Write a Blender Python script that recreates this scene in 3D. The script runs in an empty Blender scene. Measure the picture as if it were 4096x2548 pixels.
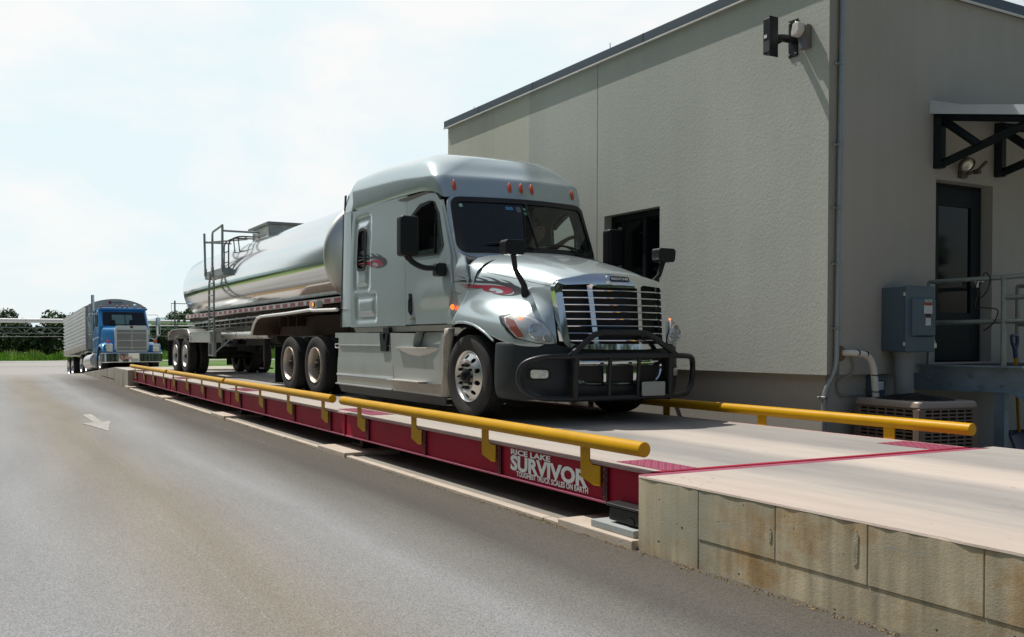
import bpy, bmesh, math, random
from math import sin, cos, pi, radians, sqrt, atan2, hypot
from mathutils import Vector, Matrix
from mathutils.geometry import delaunay_2d_cdt
from mathutils.bvhtree import BVHTree

random.seed(7)
SC = bpy.context.scene
COL = SC.collection
YC = 2.21            # centre line of the truck, deck top is z = 0, truck drives towards +x
GZ = -0.51           # ground level

# ------------------------------------------------------------------ materials
MATS = {}
def nd(nt, t, **kw):
    n = nt.nodes.new(t)
    for k, v in kw.items():
        if k == 'op': n.operation = v
        elif k == 'dt': n.data_type = v
        else: n.inputs[k].default_value = v
    return n
def mat(name, col, rough=.5, metal=0., var=.12, vs=6., bump=0., bs=60., coat=0., stretch=None, emis=None, trans=0., var2=None, spec=None, rv=0.):
    """principled material: base colour mottled by two noises, optional bump, second stain colour var2=(col, scale, lo, hi)"""
    if name in MATS: return MATS[name]
    m = bpy.data.materials.new(name); m.use_nodes = True
    nt = m.node_tree; L = nt.links; b = nt.nodes['Principled BSDF']
    b.inputs['Roughness'].default_value = rough; b.inputs['Metallic'].default_value = metal
    b.inputs['Coat Weight'].default_value = coat; b.inputs['Coat Roughness'].default_value = .05
    if spec is not None: b.inputs['Specular IOR Level'].default_value = spec
    if trans: b.inputs['Transmission Weight'].default_value = trans
    if emis:
        b.inputs['Emission Color'].default_value = (*col, 1); b.inputs['Emission Strength'].default_value = emis
    tc = nd(nt, 'ShaderNodeTexCoord'); mp = nd(nt, 'ShaderNodeMapping'); L.new(tc.outputs['Object'], mp.inputs[0])
    if stretch: mp.inputs['Scale'].default_value = stretch
    n1 = nd(nt, 'ShaderNodeTexNoise', Scale=vs, Detail=6., Roughness=.6); L.new(mp.outputs[0], n1.inputs['Vector'])
    r = nd(nt, 'ShaderNodeMapRange'); r.inputs[1].default_value = .25; r.inputs[2].default_value = .75
    r.inputs[3].default_value = 1 - var; r.inputs[4].default_value = 1 + var; L.new(n1.outputs['Fac'], r.inputs[0])
    mx = nd(nt, 'ShaderNodeMix', dt='RGBA'); mx.blend_type = 'MULTIPLY'; mx.inputs[0].default_value = 1
    mx.inputs[6].default_value = (*col, 1); L.new(r.outputs[0], mx.inputs[7])
    out = mx.outputs[2]
    if var2:
        c2, s2, lo, hi = var2
        n2 = nd(nt, 'ShaderNodeTexNoise', Scale=s2, Detail=8., Roughness=.65); L.new(mp.outputs[0], n2.inputs['Vector'])
        q = nd(nt, 'ShaderNodeMapRange'); q.inputs[1].default_value = lo; q.inputs[2].default_value = hi; L.new(n2.outputs['Fac'], q.inputs[0])
        m2 = nd(nt, 'ShaderNodeMix', dt='RGBA'); L.new(q.outputs[0], m2.inputs[0]); L.new(out, m2.inputs[6]); m2.inputs[7].default_value = (*c2, 1)
        out = m2.outputs[2]
    L.new(out, b.inputs['Base Color'])
    if rv:
        rr = nd(nt, 'ShaderNodeMapRange'); rr.inputs[1].default_value = .3; rr.inputs[2].default_value = .7
        rr.inputs[3].default_value = rough - rv; rr.inputs[4].default_value = rough + rv
        L.new(n1.outputs['Fac'], rr.inputs[0]); L.new(rr.outputs[0], b.inputs['Roughness'])
    if bump:
        n3 = nd(nt, 'ShaderNodeTexNoise', Scale=bs, Detail=5.); L.new(mp.outputs[0], n3.inputs['Vector'])
        bp = nd(nt, 'ShaderNodeBump', Strength=bump, Distance=.01); L.new(n3.outputs['Fac'], bp.inputs['Height']); L.new(bp.outputs[0], b.inputs['Normal'])
    MATS[name] = m
    return m
def bsdf(m): return m.node_tree.nodes['Principled BSDF']
def glass(name, tint, refl=.08, rough=.02):
    """thin window glass: tinted see-through with a fresnel reflection"""
    if name in MATS: return MATS[name]
    m = bpy.data.materials.new(name); m.use_nodes = True; nt = m.node_tree; L = nt.links
    nt.nodes.remove(nt.nodes['Principled BSDF'])
    o = [n for n in nt.nodes if n.type == 'OUTPUT_MATERIAL'][0]
    t = nd(nt, 'ShaderNodeBsdfTransparent', Color=(*tint, 1)); g = nd(nt, 'ShaderNodeBsdfGlossy', Roughness=rough)
    lw = nd(nt, 'ShaderNodeLayerWeight', Blend=.25); mr = nd(nt, 'ShaderNodeMapRange')
    mr.inputs[3].default_value = refl; mr.inputs[4].default_value = .75; L.new(lw.outputs['Fresnel'], mr.inputs[0])
    mx = nd(nt, 'ShaderNodeMixShader'); L.new(mr.outputs[0], mx.inputs[0]); L.new(t.outputs[0], mx.inputs[1]); L.new(g.outputs[0], mx.inputs[2])
    L.new(mx.outputs[0], o.inputs[0]); MATS[name] = m
    return m

# ------------------------------------------------------------------ objects
def tag(o, label=None, cat=None, group=None, kind=None):
    if label: o['label'] = label
    if cat: o['category'] = cat
    if group: o['group'] = group
    if kind: o['kind'] = kind
    return o
def empty(name, loc, label, cat, group=None, rz=0., rot=None):
    o = bpy.data.objects.new(name, None); COL.objects.link(o); o.location = loc
    o.rotation_euler = rot if rot else (0, 0, rz); o.empty_display_size = .2
    return tag(o, label, cat, group)
def copy_tree(o, parent=None):
    c = o.copy(); COL.objects.link(c)
    if parent: c.parent = parent
    for ch in list(o.children): copy_tree(ch, c)
    return c
LOCAL = {}         # things whose meshes are written in a turned frame: name -> frame point of their base
def base(o):
    """world offset of an unrotated parent chain, so that meshes can be written in world coordinates"""
    v = Vector((0, 0, 0))
    while o is not None:
        if o.name in LOCAL: return LOCAL[o.name]
        v += o.location; o = o.parent
    return v

class MB:
    def __init__(s): s.v = []; s.f = []; s.m = []; s.mats = []
    def mi(s, m):
        if m is None: return 0
        if m not in s.mats: s.mats.append(m)
        return s.mats.index(m)
    def add(s, vs, fs, m=None):
        k = len(s.v); s.v += [tuple(v) for v in vs]; i = s.mi(m)
        for f in fs: s.f.append([k + j for j in f]); s.m.append(i)
        return s
    def box(s, c, d, rz=0., m=None, rot=None):
        hx, hy, hz = d[0] / 2, d[1] / 2, d[2] / 2
        R = rot if rot is not None else Matrix.Rotation(rz, 3, 'Z')
        vs = [Vector(c) + R @ Vector((x * hx, y * hy, z * hz)) for x in (-1, 1) for y in (-1, 1) for z in (-1, 1)]
        return s.add(vs, [(0, 1, 3, 2), (4, 6, 7, 5), (0, 4, 5, 1), (2, 3, 7, 6), (0, 2, 6, 4), (1, 5, 7, 3)], m)
    def box2(s, a, b, m=None):
        return s.box([(p + q) / 2 for p, q in zip(a, b)], [abs(q - p) for p, q in zip(a, b)], m=m)
    def tube(s, path, r, n=12, cap=True, m=None, closed=False):
        P = [Vector(p) for p in path]; N = len(P)
        rs = r if isinstance(r, (list, tuple)) else [r] * N
        T = []
        for i in range(N):
            if closed: t = P[(i + 1) % N] - P[i - 1]
            else: t = P[min(i + 1, N - 1)] - P[max(i - 1, 0)]
            T.append(t.normalized())
        u = T[0].orthogonal().normalized(); vs = []
        if abs(T[0].z) < .9: u = (Vector((0, 0, 1)) - T[0] * T[0].z).normalized()
        for i in range(N):
            u = (u - T[i] * u.dot(T[i])).normalized(); w = T[i].cross(u)
            for j in range(n):
                a = 2 * pi * j / n; vs.append(P[i] + (u * cos(a) + w * sin(a)) * rs[i])
        fs = []
        for i in range(N if closed else N - 1):
            k = (i + 1) % N
            for j in range(n): fs.append((i * n + j, i * n + (j + 1) % n, k * n + (j + 1) % n, k * n + j))
        if cap and not closed: fs += [tuple(range(n))[::-1], tuple((N - 1) * n + j for j in range(n))]
        return s.add(vs, fs, m)
    def cyl(s, a, b, r, n=20, m=None, r2=None): return s.tube([a, b], [r, r if r2 is None else r2], n, True, m)
    def lathe(s, prof, o, ax, n=40, m=None, ms=None):
        """prof = [(radius, distance along axis)]"""
        ax = Vector(ax).normalized(); u = ax.orthogonal().normalized(); w = ax.cross(u); o = Vector(o)
        vs = [o + ax * h + (u * cos(2 * pi * j / n) + w * sin(2 * pi * j / n)) * r for r, h in prof for j in range(n)]
        for i in range(len(prof) - 1):
            fs = [(i * n + j, i * n + (j + 1) % n, (i + 1) * n + (j + 1) % n, (i + 1) * n + j) for j in range(n)]
            if i == 0: k = len(s.v); s.v += [tuple(v) for v in vs]
            q = s.mi(ms[i] if ms else m)
            for f in fs: s.f.append([k + j for j in f]); s.m.append(q)
        return s
    def grid(s, rows, m=None, closed=False):
        nr, nc = len(rows), len(rows[0]); fs = []
        for i in range(nr - 1):
            for j in range(nc if closed else nc - 1):
                fs.append((i * nc + j, i * nc + (j + 1) % nc, (i + 1) * nc + (j + 1) % nc, (i + 1) * nc + j))
        return s.add([p for r in rows for p in r], fs, m)
    def prism(s, poly, fn, t0, t1, m=None):
        """poly 2-D outline; fn(u, v, t) -> 3-D point"""
        n = len(poly); vs = [fn(u, v, t0) for u, v in poly] + [fn(u, v, t1) for u, v in poly]
        fs = [tuple(range(n))[::-1], tuple(range(n, 2 * n))] + [(i, (i + 1) % n, n + (i + 1) % n, n + i) for i in range(n)]
        return s.add(vs, fs, m)
    def panel(s, outer, fn, res=.06, holes=(), th=.02, m=None, back=True):
        """a sheet with holes cut in a 2-D outline and bent by fn(u, v, depth)"""
        loops = [dens(outer, res)] + [dens(h, res) for h in holes]
        pts = []; ed = []; 
        for lp in loops:
            k = len(pts); pts += lp; ed += [(k + i, k + (i + 1) % len(lp)) for i in range(len(lp))]
        us = [p[0] for p in loops[0]]; vs_ = [p[1] for p in loops[0]]
        u = min(us) + res / 2
        while u < max(us):
            v = min(vs_) + res / 2
            while v < max(vs_):
                if inside((u, v), loops[0]) and not any(inside((u, v), h) for h in loops[1:]) and all(hypot(u - a, v - b) > res * .55 for lp in loops for a, b in lp):
                    pts.append((u, v))
                v += res
            u += res
        V, E_, Fc = delaunay_2d_cdt([Vector(p) for p in pts], ed, [], 0, 1e-5)[:3]
        keep = []
        for f in Fc:
            c = (sum(V[i][0] for i in f) / len(f), sum(V[i][1] for i in f) / len(f))
            if inside(c, loops[0]) and not any(inside(c, h) for h in loops[1:]): keep.append(tuple(f))
        n = len(V)
        vs = [fn(p[0], p[1], 0.) for p in V]
        if not th: return s.add(vs, keep, m)
        vs += [fn(p[0], p[1], th) for p in V]
        fs = list(keep) + ([tuple(n + i for i in f[::-1]) for f in keep] if back else [])
        cnt = {}
        for f in keep:
            for a, b in zip(f, f[1:] + f[:1]): cnt[(a, b)] = 1
        for (a, b) in cnt:
            if (b, a) not in cnt: fs.append((b, a, n + a, n + b))
        return s.add(vs, fs, m)
    def build(s, name, m=None, parent=None, bevel=0., smooth=35., sub=0, solid=0., seg=2):
        me = bpy.data.meshes.new(name)
        off = base(parent) if parent is not None else Vector((0, 0, 0))
        me.from_pydata([tuple(Vector(v) - off) for v in s.v], [], s.f)
        ml = s.mats if s.mats and m is None else ([m] + s.mats if m else s.mats)
        if m is not None and s.mats:
            s.m = [i + 0 for i in s.m]; ml = s.mats
        for x in ml: me.materials.append(x)
        if s.mats: me.polygons.foreach_set('material_index', s.m)
        bm = bmesh.new(); bm.from_mesh(me); bmesh.ops.recalc_face_normals(bm, faces=bm.faces[:]); bm.to_mesh(me); bm.free()
        me.polygons.foreach_set('use_smooth', [smooth > 0] * len(me.polygons))
        if 0 < smooth < 180 and not bevel: me.set_sharp_from_angle(angle=radians(smooth))
        o = bpy.data.objects.new(name, me); COL.objects.link(o)
        if parent is not None: o.parent = parent
        if solid:
            q = o.modifiers.new('solid', 'SOLIDIFY'); q.thickness = solid; q.offset = -1
        if sub:
            q = o.modifiers.new('sub', 'SUBSURF'); q.levels = q.render_levels = sub
        if bevel:
            q = o.modifiers.new('bevel', 'BEVEL'); q.width = bevel; q.segments = seg; q.limit_method = 'ANGLE'; q.angle_limit = radians(40)
            q = o.modifiers.new('wn', 'WEIGHTED_NORMAL'); q.keep_sharp = True
        return o

def inside(p, poly):
    x, y = p; r = False; n = len(poly); j = n - 1
    for i in range(n):
        xi, yi = poly[i]; xj, yj = poly[j]
        if (yi > y) != (yj > y) and x < (xj - xi) * (y - yi) / (yj - yi) + xi: r = not r
        j = i
    return r
def dens(poly, res):
    out = []; n = len(poly)
    for i in range(n):
        a, b = poly[i], poly[(i + 1) % n]; k = max(1, int(hypot(b[0] - a[0], b[1] - a[1]) / res + .5))
        for j in range(k): out.append((a[0] + (b[0] - a[0]) * j / k, a[1] + (b[1] - a[1]) * j / k))
    return out
def rnd(poly, r, n=5):
    """round the corners of an outline; r is one radius or one per corner"""
    out = []; N = len(poly)
    for i in range(N):
        p = Vector(poly[i]); a = (Vector(poly[i - 1]) - p); b = (Vector(poly[(i + 1) % N]) - p)
        rr = r[i] if isinstance(r, (list, tuple)) else r
        if rr <= 0: out.append(tuple(p)); continue
        la, lb = a.length, b.length; a.normalize(); b.normalize()
        ang = a.angle(b); d = min(rr / math.tan(ang / 2), la * .49, lb * .49)
        p0, p1 = p + a * d, p + b * d
        for k in range(n + 1):
            t = k / n; q = p0 * (1 - t) ** 2 + p * 2 * t * (1 - t) + p1 * t ** 2; out.append(tuple(q))
    return out
def rect(x0, y0, x1, y1, r=0., n=5):
    p = [(x0, y0), (x1, y0), (x1, y1), (x0, y1)]
    return rnd(p, r, n) if r else p
def arc(c, r, a0, a1, n): return [(c[0] + r * cos(radians(a0 + (a1 - a0) * i / n)), c[1] + r * sin(radians(a0 + (a1 - a0) * i / n))) for i in range(n + 1)]
def curve_pts(pts, n=6, closed=False):
    """Catmull-Rom through points"""
    P = [Vector(p) for p in pts]; N = len(P); out = []
    for i in range(N if closed else N - 1):
        g = lambda k: P[k % N] if closed else P[min(max(k, 0), N - 1)]
        p0, p1, p2, p3 = g(i - 1), g(i), g(i + 1), g(i + 2)
        for k in range(n):
            t = k / n
            out.append(.5 * ((2 * p1) + (p2 - p0) * t + (2 * p0 - 5 * p1 + 4 * p2 - p3) * t * t + (3 * p1 - p0 - 3 * p2 + p3) * t ** 3))
    if not closed: out.append(P[-1])
    return out
def bend(pts, r, n=5):
    """3-D polyline with rounded corners"""
    P = [Vector(p) for p in pts]; out = [P[0]]
    for i in range(1, len(P) - 1):
        a = P[i - 1] - P[i]; b = P[i + 1] - P[i]; d = min(r, a.length * .49, b.length * .49); a.normalize(); b.normalize()
        for k in range(n + 1):
            t = k / n; out.append((P[i] + a * d) * (1 - t) ** 2 + P[i] * 2 * t * (1 - t) + (P[i] + b * d) * t * t)
    return out + [P[-1]]
def lerp(xs, ys, x):
    if x <= xs[0]: return ys[0]
    for i in range(len(xs) - 1):
        if x <= xs[i + 1]: return ys[i] + (ys[i + 1] - ys[i]) * (x - xs[i]) / (xs[i + 1] - xs[i])
    return ys[-1]
def sst(a, b, x):
    t = min(max((x - a) / (b - a), 0), 1); return t * t * (3 - 2 * t)
def text_mesh(txt, h, fn, m, parent, name='lettering', bold=0., sx=1., w=None, th=.003, align='LEFT', line=1., sp=1.):
    """flat lettering laid on a surface by fn(u, v, depth); h = cap height"""
    cu = bpy.data.curves.new('t', 'FONT'); cu.body = txt; cu.size = 1; cu.offset = bold; cu.resolution_u = 3; cu.align_x = align; cu.space_line = line; cu.space_character = sp
    ob = bpy.data.objects.new('t', cu); COL.objects.link(ob)
    dg = bpy.context.evaluated_depsgraph_get(); me = bpy.data.meshes.new_from_object(ob.evaluated_get(dg))
    xs = [v.co.x for v in me.vertices]; ys = [v.co.y for v in me.vertices]; x0, x1, y0, y1 = min(xs), max(xs), min(ys), max(ys)
    k = h / .70; kx = (w / (x1 - x0)) if w else k * sx
    b = MB(); b.add([fn((v.co.x - x0) * kx if w else v.co.x * kx, v.co.y * k, th) for v in me.vertices], [tuple(p.vertices) for p in me.polygons])
    bpy.data.objects.remove(ob); bpy.data.curves.remove(cu); bpy.data.meshes.remove(me)
    return b.build(name, m, parent, smooth=0)
# ------------------------------------------------------------------ camera, light, sky
cam = bpy.data.cameras.new('camera'); co = bpy.data.objects.new('camera', cam); COL.objects.link(co); SC.camera = co
PIT, YAW, ROLL = radians(-.733), radians(23.708), radians(.028)
Fw = Vector((-cos(YAW) * cos(PIT), sin(YAW) * cos(PIT), sin(PIT))); Rt = Fw.cross(Vector((0, 0, 1))).normalized(); Up = Rt.cross(Fw)
R2 = Rt * cos(ROLL) + Up * sin(ROLL); U2 = Up * cos(ROLL) - Rt * sin(ROLL)
M3 = Matrix((R2, U2, -Fw)).transposed().to_4x4(); M3.translation = Vector((4.551, -4.265, .907)); co.matrix_world = M3
cam.sensor_width = 36; cam.lens = 3416.9 / 4096 * 36; cam.shift_x = (2048 - 1411.9) / 4096; cam.shift_y = (1407.9 - 1274) / 4096
cam.clip_end = 3000; cam.clip_start = .05
SUND = Vector((.49, .21, -1.)).normalized()
sun = bpy.data.lights.new('sun', 'SUN'); sun.energy = 4.7; sun.angle = radians(.5); sun.color = (1, .93, .85)
so = bpy.data.objects.new('sun', sun); COL.objects.link(so); so.rotation_euler = (-SUND).to_track_quat('Z', 'Y').to_euler()
world = bpy.data.worlds.new('World'); SC.world = world; world.use_nodes = True
nt = world.node_tree; L = nt.links; bg = nt.nodes['Background']; bg.inputs[1].default_value = .1
sky = nt.nodes.new('ShaderNodeTexSky'); sky.sky_type = 'NISHITA'; sky.sun_disc = False
el = math.asin(-SUND.z); sky.sun_elevation = el; sky.sun_rotation = math.atan2(-SUND.x, -SUND.y); sky.dust_density = 3.; sky.air_density = 1.2; sky.ozone_density = 1.
tc = nt.nodes.new('ShaderNodeTexCoord'); mp = nt.nodes.new('ShaderNodeMapping'); mp.inputs['Scale'].default_value = (1, 1, 2.4)
L.new(tc.outputs['Generated'], mp.inputs[0])
ns = nd(nt, 'ShaderNodeTexNoise', Scale=3.4, Detail=9., Roughness=.58, Distortion=.25); L.new(mp.outputs[0], ns.inputs['Vector'])
cl = nd(nt, 'ShaderNodeMapRange'); cl.inputs[1].default_value = .40; cl.inputs[2].default_value = .62; cl.inputs[3].default_value = .0; cl.inputs[4].default_value = 1.; L.new(ns.outputs['Fac'], cl.inputs[0])
# the bright hazy side of the sky lies around the sun, the sky opposite is duller
dt = nd(nt, 'ShaderNodeVectorMath', op='DOT_PRODUCT'); L.new(tc.outputs['Generated'], dt.inputs[0]); dt.inputs[1].default_value = Vector((-.985, .05, .16))
hz = nd(nt, 'ShaderNodeMapRange'); hz.inputs[1].default_value = -.35; hz.inputs[2].default_value = .72; hz.inputs[3].default_value = 1.6; hz.inputs[4].default_value = 10.0; L.new(dt.outputs['Value'], hz.inputs[0])
cw = nd(nt, 'ShaderNodeMix', dt='RGBA'); cw.inputs[6].default_value = (.83, .965, 1., 1); cw.inputs[7].default_value = (1.0, 1.0, .985, 1); L.new(cl.outputs[0], cw.inputs[0])
hv = nd(nt, 'ShaderNodeVectorMath', op='SCALE'); L.new(cw.outputs[2], hv.inputs[0]); L.new(hz.outputs[0], hv.inputs['Scale'])
sm = nd(nt, 'ShaderNodeMix', dt='RGBA'); sm.inputs[0].default_value = .86; L.new(sky.outputs[0], sm.inputs[6]); L.new(hv.outputs[0], sm.inputs[7])
hm = nd(nt, 'ShaderNodeMapRange'); hm.inputs[1].default_value = -.2; hm.inputs[2].default_value = .70; hm.inputs[3].default_value = .28; hm.inputs[4].default_value = .93; L.new(dt.outputs['Value'], hm.inputs[0]); L.new(hm.outputs[0], sm.inputs[0])
L.new(sm.outputs[2], bg.inputs[0])
SC.view_settings.view_transform = 'Standard'; SC.view_settings.look = 'None'; SC.view_settings.exposure = 0.0; SC.view_settings.gamma = 1
SC.cycles.max_bounces = 8; SC.cycles.transparent_max_bounces = 12; SC.cycles.use_denoising = True

# ------------------------------------------------------------------ materials
CONC = (.45, .41, .36)
def asphalt():
    m = mat('asphalt', (.20, .205, .20), .95, 0, .10, 1.2, .35, 170., spec=.22); nt = m.node_tree; L = nt.links; b = bsdf(m)
    src = b.inputs['Base Color'].links[0].from_socket
    tc = nd(nt, 'ShaderNodeTexCoord'); sx = nd(nt, 'ShaderNodeSeparateXYZ'); 
    ln = nd(nt, 'ShaderNodeMapping'); ln.inputs['Scale'].default_value = (.16, 1., 1.); L.new(tc.outputs['Object'], ln.inputs[0])
    wn = nd(nt, 'ShaderNodeTexNoise', Scale=.9, Detail=5.); L.new(ln.outputs[0], wn.inputs['Vector'])
    L.new(tc.outputs['Object'], sx.inputs[0])
    ad = nd(nt, 'ShaderNodeMath', op='MULTIPLY_ADD'); L.new(wn.outputs['Fac'], ad.inputs[0]); ad.inputs[1].default_value = .55; L.new(sx.outputs['Y'], ad.inputs[2])
    mr = nd(nt, 'ShaderNodeMapRange'); mr.inputs[1].default_value = -5.2; mr.inputs[2].default_value = .15; L.new(ad.outputs[0], mr.inputs[0])
    rp = nd(nt, 'ShaderNodeValToRGB'); L.new(mr.outputs[0], rp.inputs[0]); e = rp.color_ramp.elements
    # across the lane: dusty centre between two polished wheel tracks, dark fresh edge along the kerb
    stops = [(0, (.228, .219, .203)), (.16, (.228, .231, .233)), (.30, (.248, .256, .263)), (.43, (.222, .211, .188)), (.50, (.210, .194, .163)), (.59, (.226, .225, .218)), (.68, (.244, .251, .256)), (.77, (.160, .157, .148)), (.86, (.088, .084, .076)), (1., (.098, .088, .074))]
    e[0].position = 0; e[0].color = (*stops[0][1], 1); e[1].position = 1; e[1].color = (*stops[-1][1], 1)
    for p, c in stops[1:-1]: q = e.new(p); q.color = (*c, 1)
    sp = nd(nt, 'ShaderNodeTexNoise', Scale=115., Detail=3., Roughness=.75); L.new(tc.outputs['Object'], sp.inputs['Vector'])
    s2 = nd(nt, 'ShaderNodeMapRange'); s2.inputs[1].default_value = .30; s2.inputs[2].default_value = .70; s2.inputs[3].default_value = .46; s2.inputs[4].default_value = 1.5; L.new(sp.outputs['Fac'], s2.inputs[0])
    big = nd(nt, 'ShaderNodeTexNoise', Scale=2.2, Detail=7.); L.new(ln.outputs[0], big.inputs['Vector'])
    b2 = nd(nt, 'ShaderNodeMapRange'); b2.inputs[1].default_value = .3; b2.inputs[2].default_value = .7; b2.inputs[3].default_value = .92; b2.inputs[4].default_value = 1.07; L.new(big.outputs['Fac'], b2.inputs[0])
    ml = nd(nt, 'ShaderNodeMath', op='MULTIPLY'); L.new(s2.outputs[0], ml.inputs[0]); L.new(b2.outputs[0], ml.inputs[1])
    # light grains of stone
    vo = nd(nt, 'ShaderNodeTexVoronoi', Scale=36.); L.new(tc.outputs['Object'], vo.inputs['Vector'])
    gr = nd(nt, 'ShaderNodeMath', op='LESS_THAN'); L.new(vo.outputs['Distance'], gr.inputs[0]); gr.inputs[1].default_value = .10
    m3 = nd(nt, 'ShaderNodeMath', op='MULTIPLY_ADD'); L.new(gr.outputs[0], m3.inputs[0]); m3.inputs[1].default_value = .35; L.new(ml.outputs[0], m3.inputs[2])
    mx = nd(nt, 'ShaderNodeMix', dt='RGBA'); mx.blend_type = 'MULTIPLY'; mx.inputs[0].default_value = 1; L.new(rp.outputs[0], mx.inputs[6]); L.new(m3.outputs[0], mx.inputs[7])
    # far away the apron is old pale asphalt without the lane pattern
    fx = nd(nt, 'ShaderNodeMapRange'); fx.inputs[1].default_value = -27; fx.inputs[2].default_value = -36; L.new(sx.outputs['X'], fx.inputs[0])
    mf = nd(nt, 'ShaderNodeMix', dt='RGBA'); L.new(fx.outputs[0], mf.inputs[0]); L.new(mx.outputs[2], mf.inputs[6]); mf.inputs[7].default_value = (.31, .30, .29, 1)
    # pale scraped lines and a few dark drips along the lane
    out = mf.outputs[2]
    for y0, wob, x0, x1, c in ((-2.93, .10, -2.6, .55, (.275, .265, .245)), (-2.2, .10, -1.6, -.2, (.29, .28, .26)), (-2.75, .08, -9.5, -4.2, (.26, .255, .24)), (-.62, .12, -9.8, -6.5, (.26, .25, .23))):
        q = nd(nt, 'ShaderNodeTexNoise', Scale=.7, Detail=3.); L.new(tc.outputs['Object'], q.inputs['Vector'])
        yy = nd(nt, 'ShaderNodeMath', op='MULTIPLY_ADD'); L.new(q.outputs['Fac'], yy.inputs[0]); yy.inputs[1].default_value = wob; L.new(sx.outputs['Y'], yy.inputs[2])
        df = nd(nt, 'ShaderNodeMath', op='COMPARE'); L.new(yy.outputs[0], df.inputs[0]); df.inputs[1].default_value = y0 + wob / 2; df.inputs[2].default_value = .006
        ax = nd(nt, 'ShaderNodeMath', op='COMPARE'); L.new(sx.outputs['X'], ax.inputs[0]); ax.inputs[1].default_value = (x0 + x1) / 2; ax.inputs[2].default_value = (x1 - x0) / 2
        bk = nd(nt, 'ShaderNodeTexNoise', Scale=30.); L.new(tc.outputs['Object'], bk.inputs['Vector']); gt_ = nd(nt, 'ShaderNodeMath', op='GREATER_THAN'); L.new(bk.outputs['Fac'], gt_.inputs[0]); gt_.inputs[1].default_value = .56
        m1 = nd(nt, 'ShaderNodeMath', op='MULTIPLY'); L.new(df.outputs[0], m1.inputs[0]); L.new(ax.outputs[0], m1.inputs[1]); m2_ = nd(nt, 'ShaderNodeMath', op='MULTIPLY'); L.new(m1.outputs[0], m2_.inputs[0]); L.new(gt_.outputs[0], m2_.inputs[1])
        mm_ = nd(nt, 'ShaderNodeMix', dt='RGBA'); L.new(m2_.outputs[0], mm_.inputs[0]); L.new(out, mm_.inputs[6]); mm_.inputs[7].default_value = (*c, 1); out = mm_.outputs[2]
    st_ = nd(nt, 'ShaderNodeTexNoise', Scale=1.9, Detail=2.); L.new(tc.outputs['Object'], st_.inputs['Vector'])
    sr = nd(nt, 'ShaderNodeMapRange'); sr.inputs[1].default_value = .68; sr.inputs[2].default_value = .78; sr.inputs[4].default_value = .12; L.new(st_.outputs['Fac'], sr.inputs[0])
    ms = nd(nt, 'ShaderNodeMix', dt='RGBA'); L.new(sr.outputs[0], ms.inputs[0]); L.new(out, ms.inputs[6]); ms.inputs[7].default_value = (.06, .06, .06, 1); out = ms.outputs[2]   # tar seam drips
    L.new(out, b.inputs['Base Color']); return m
ASPH = asphalt()
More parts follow.
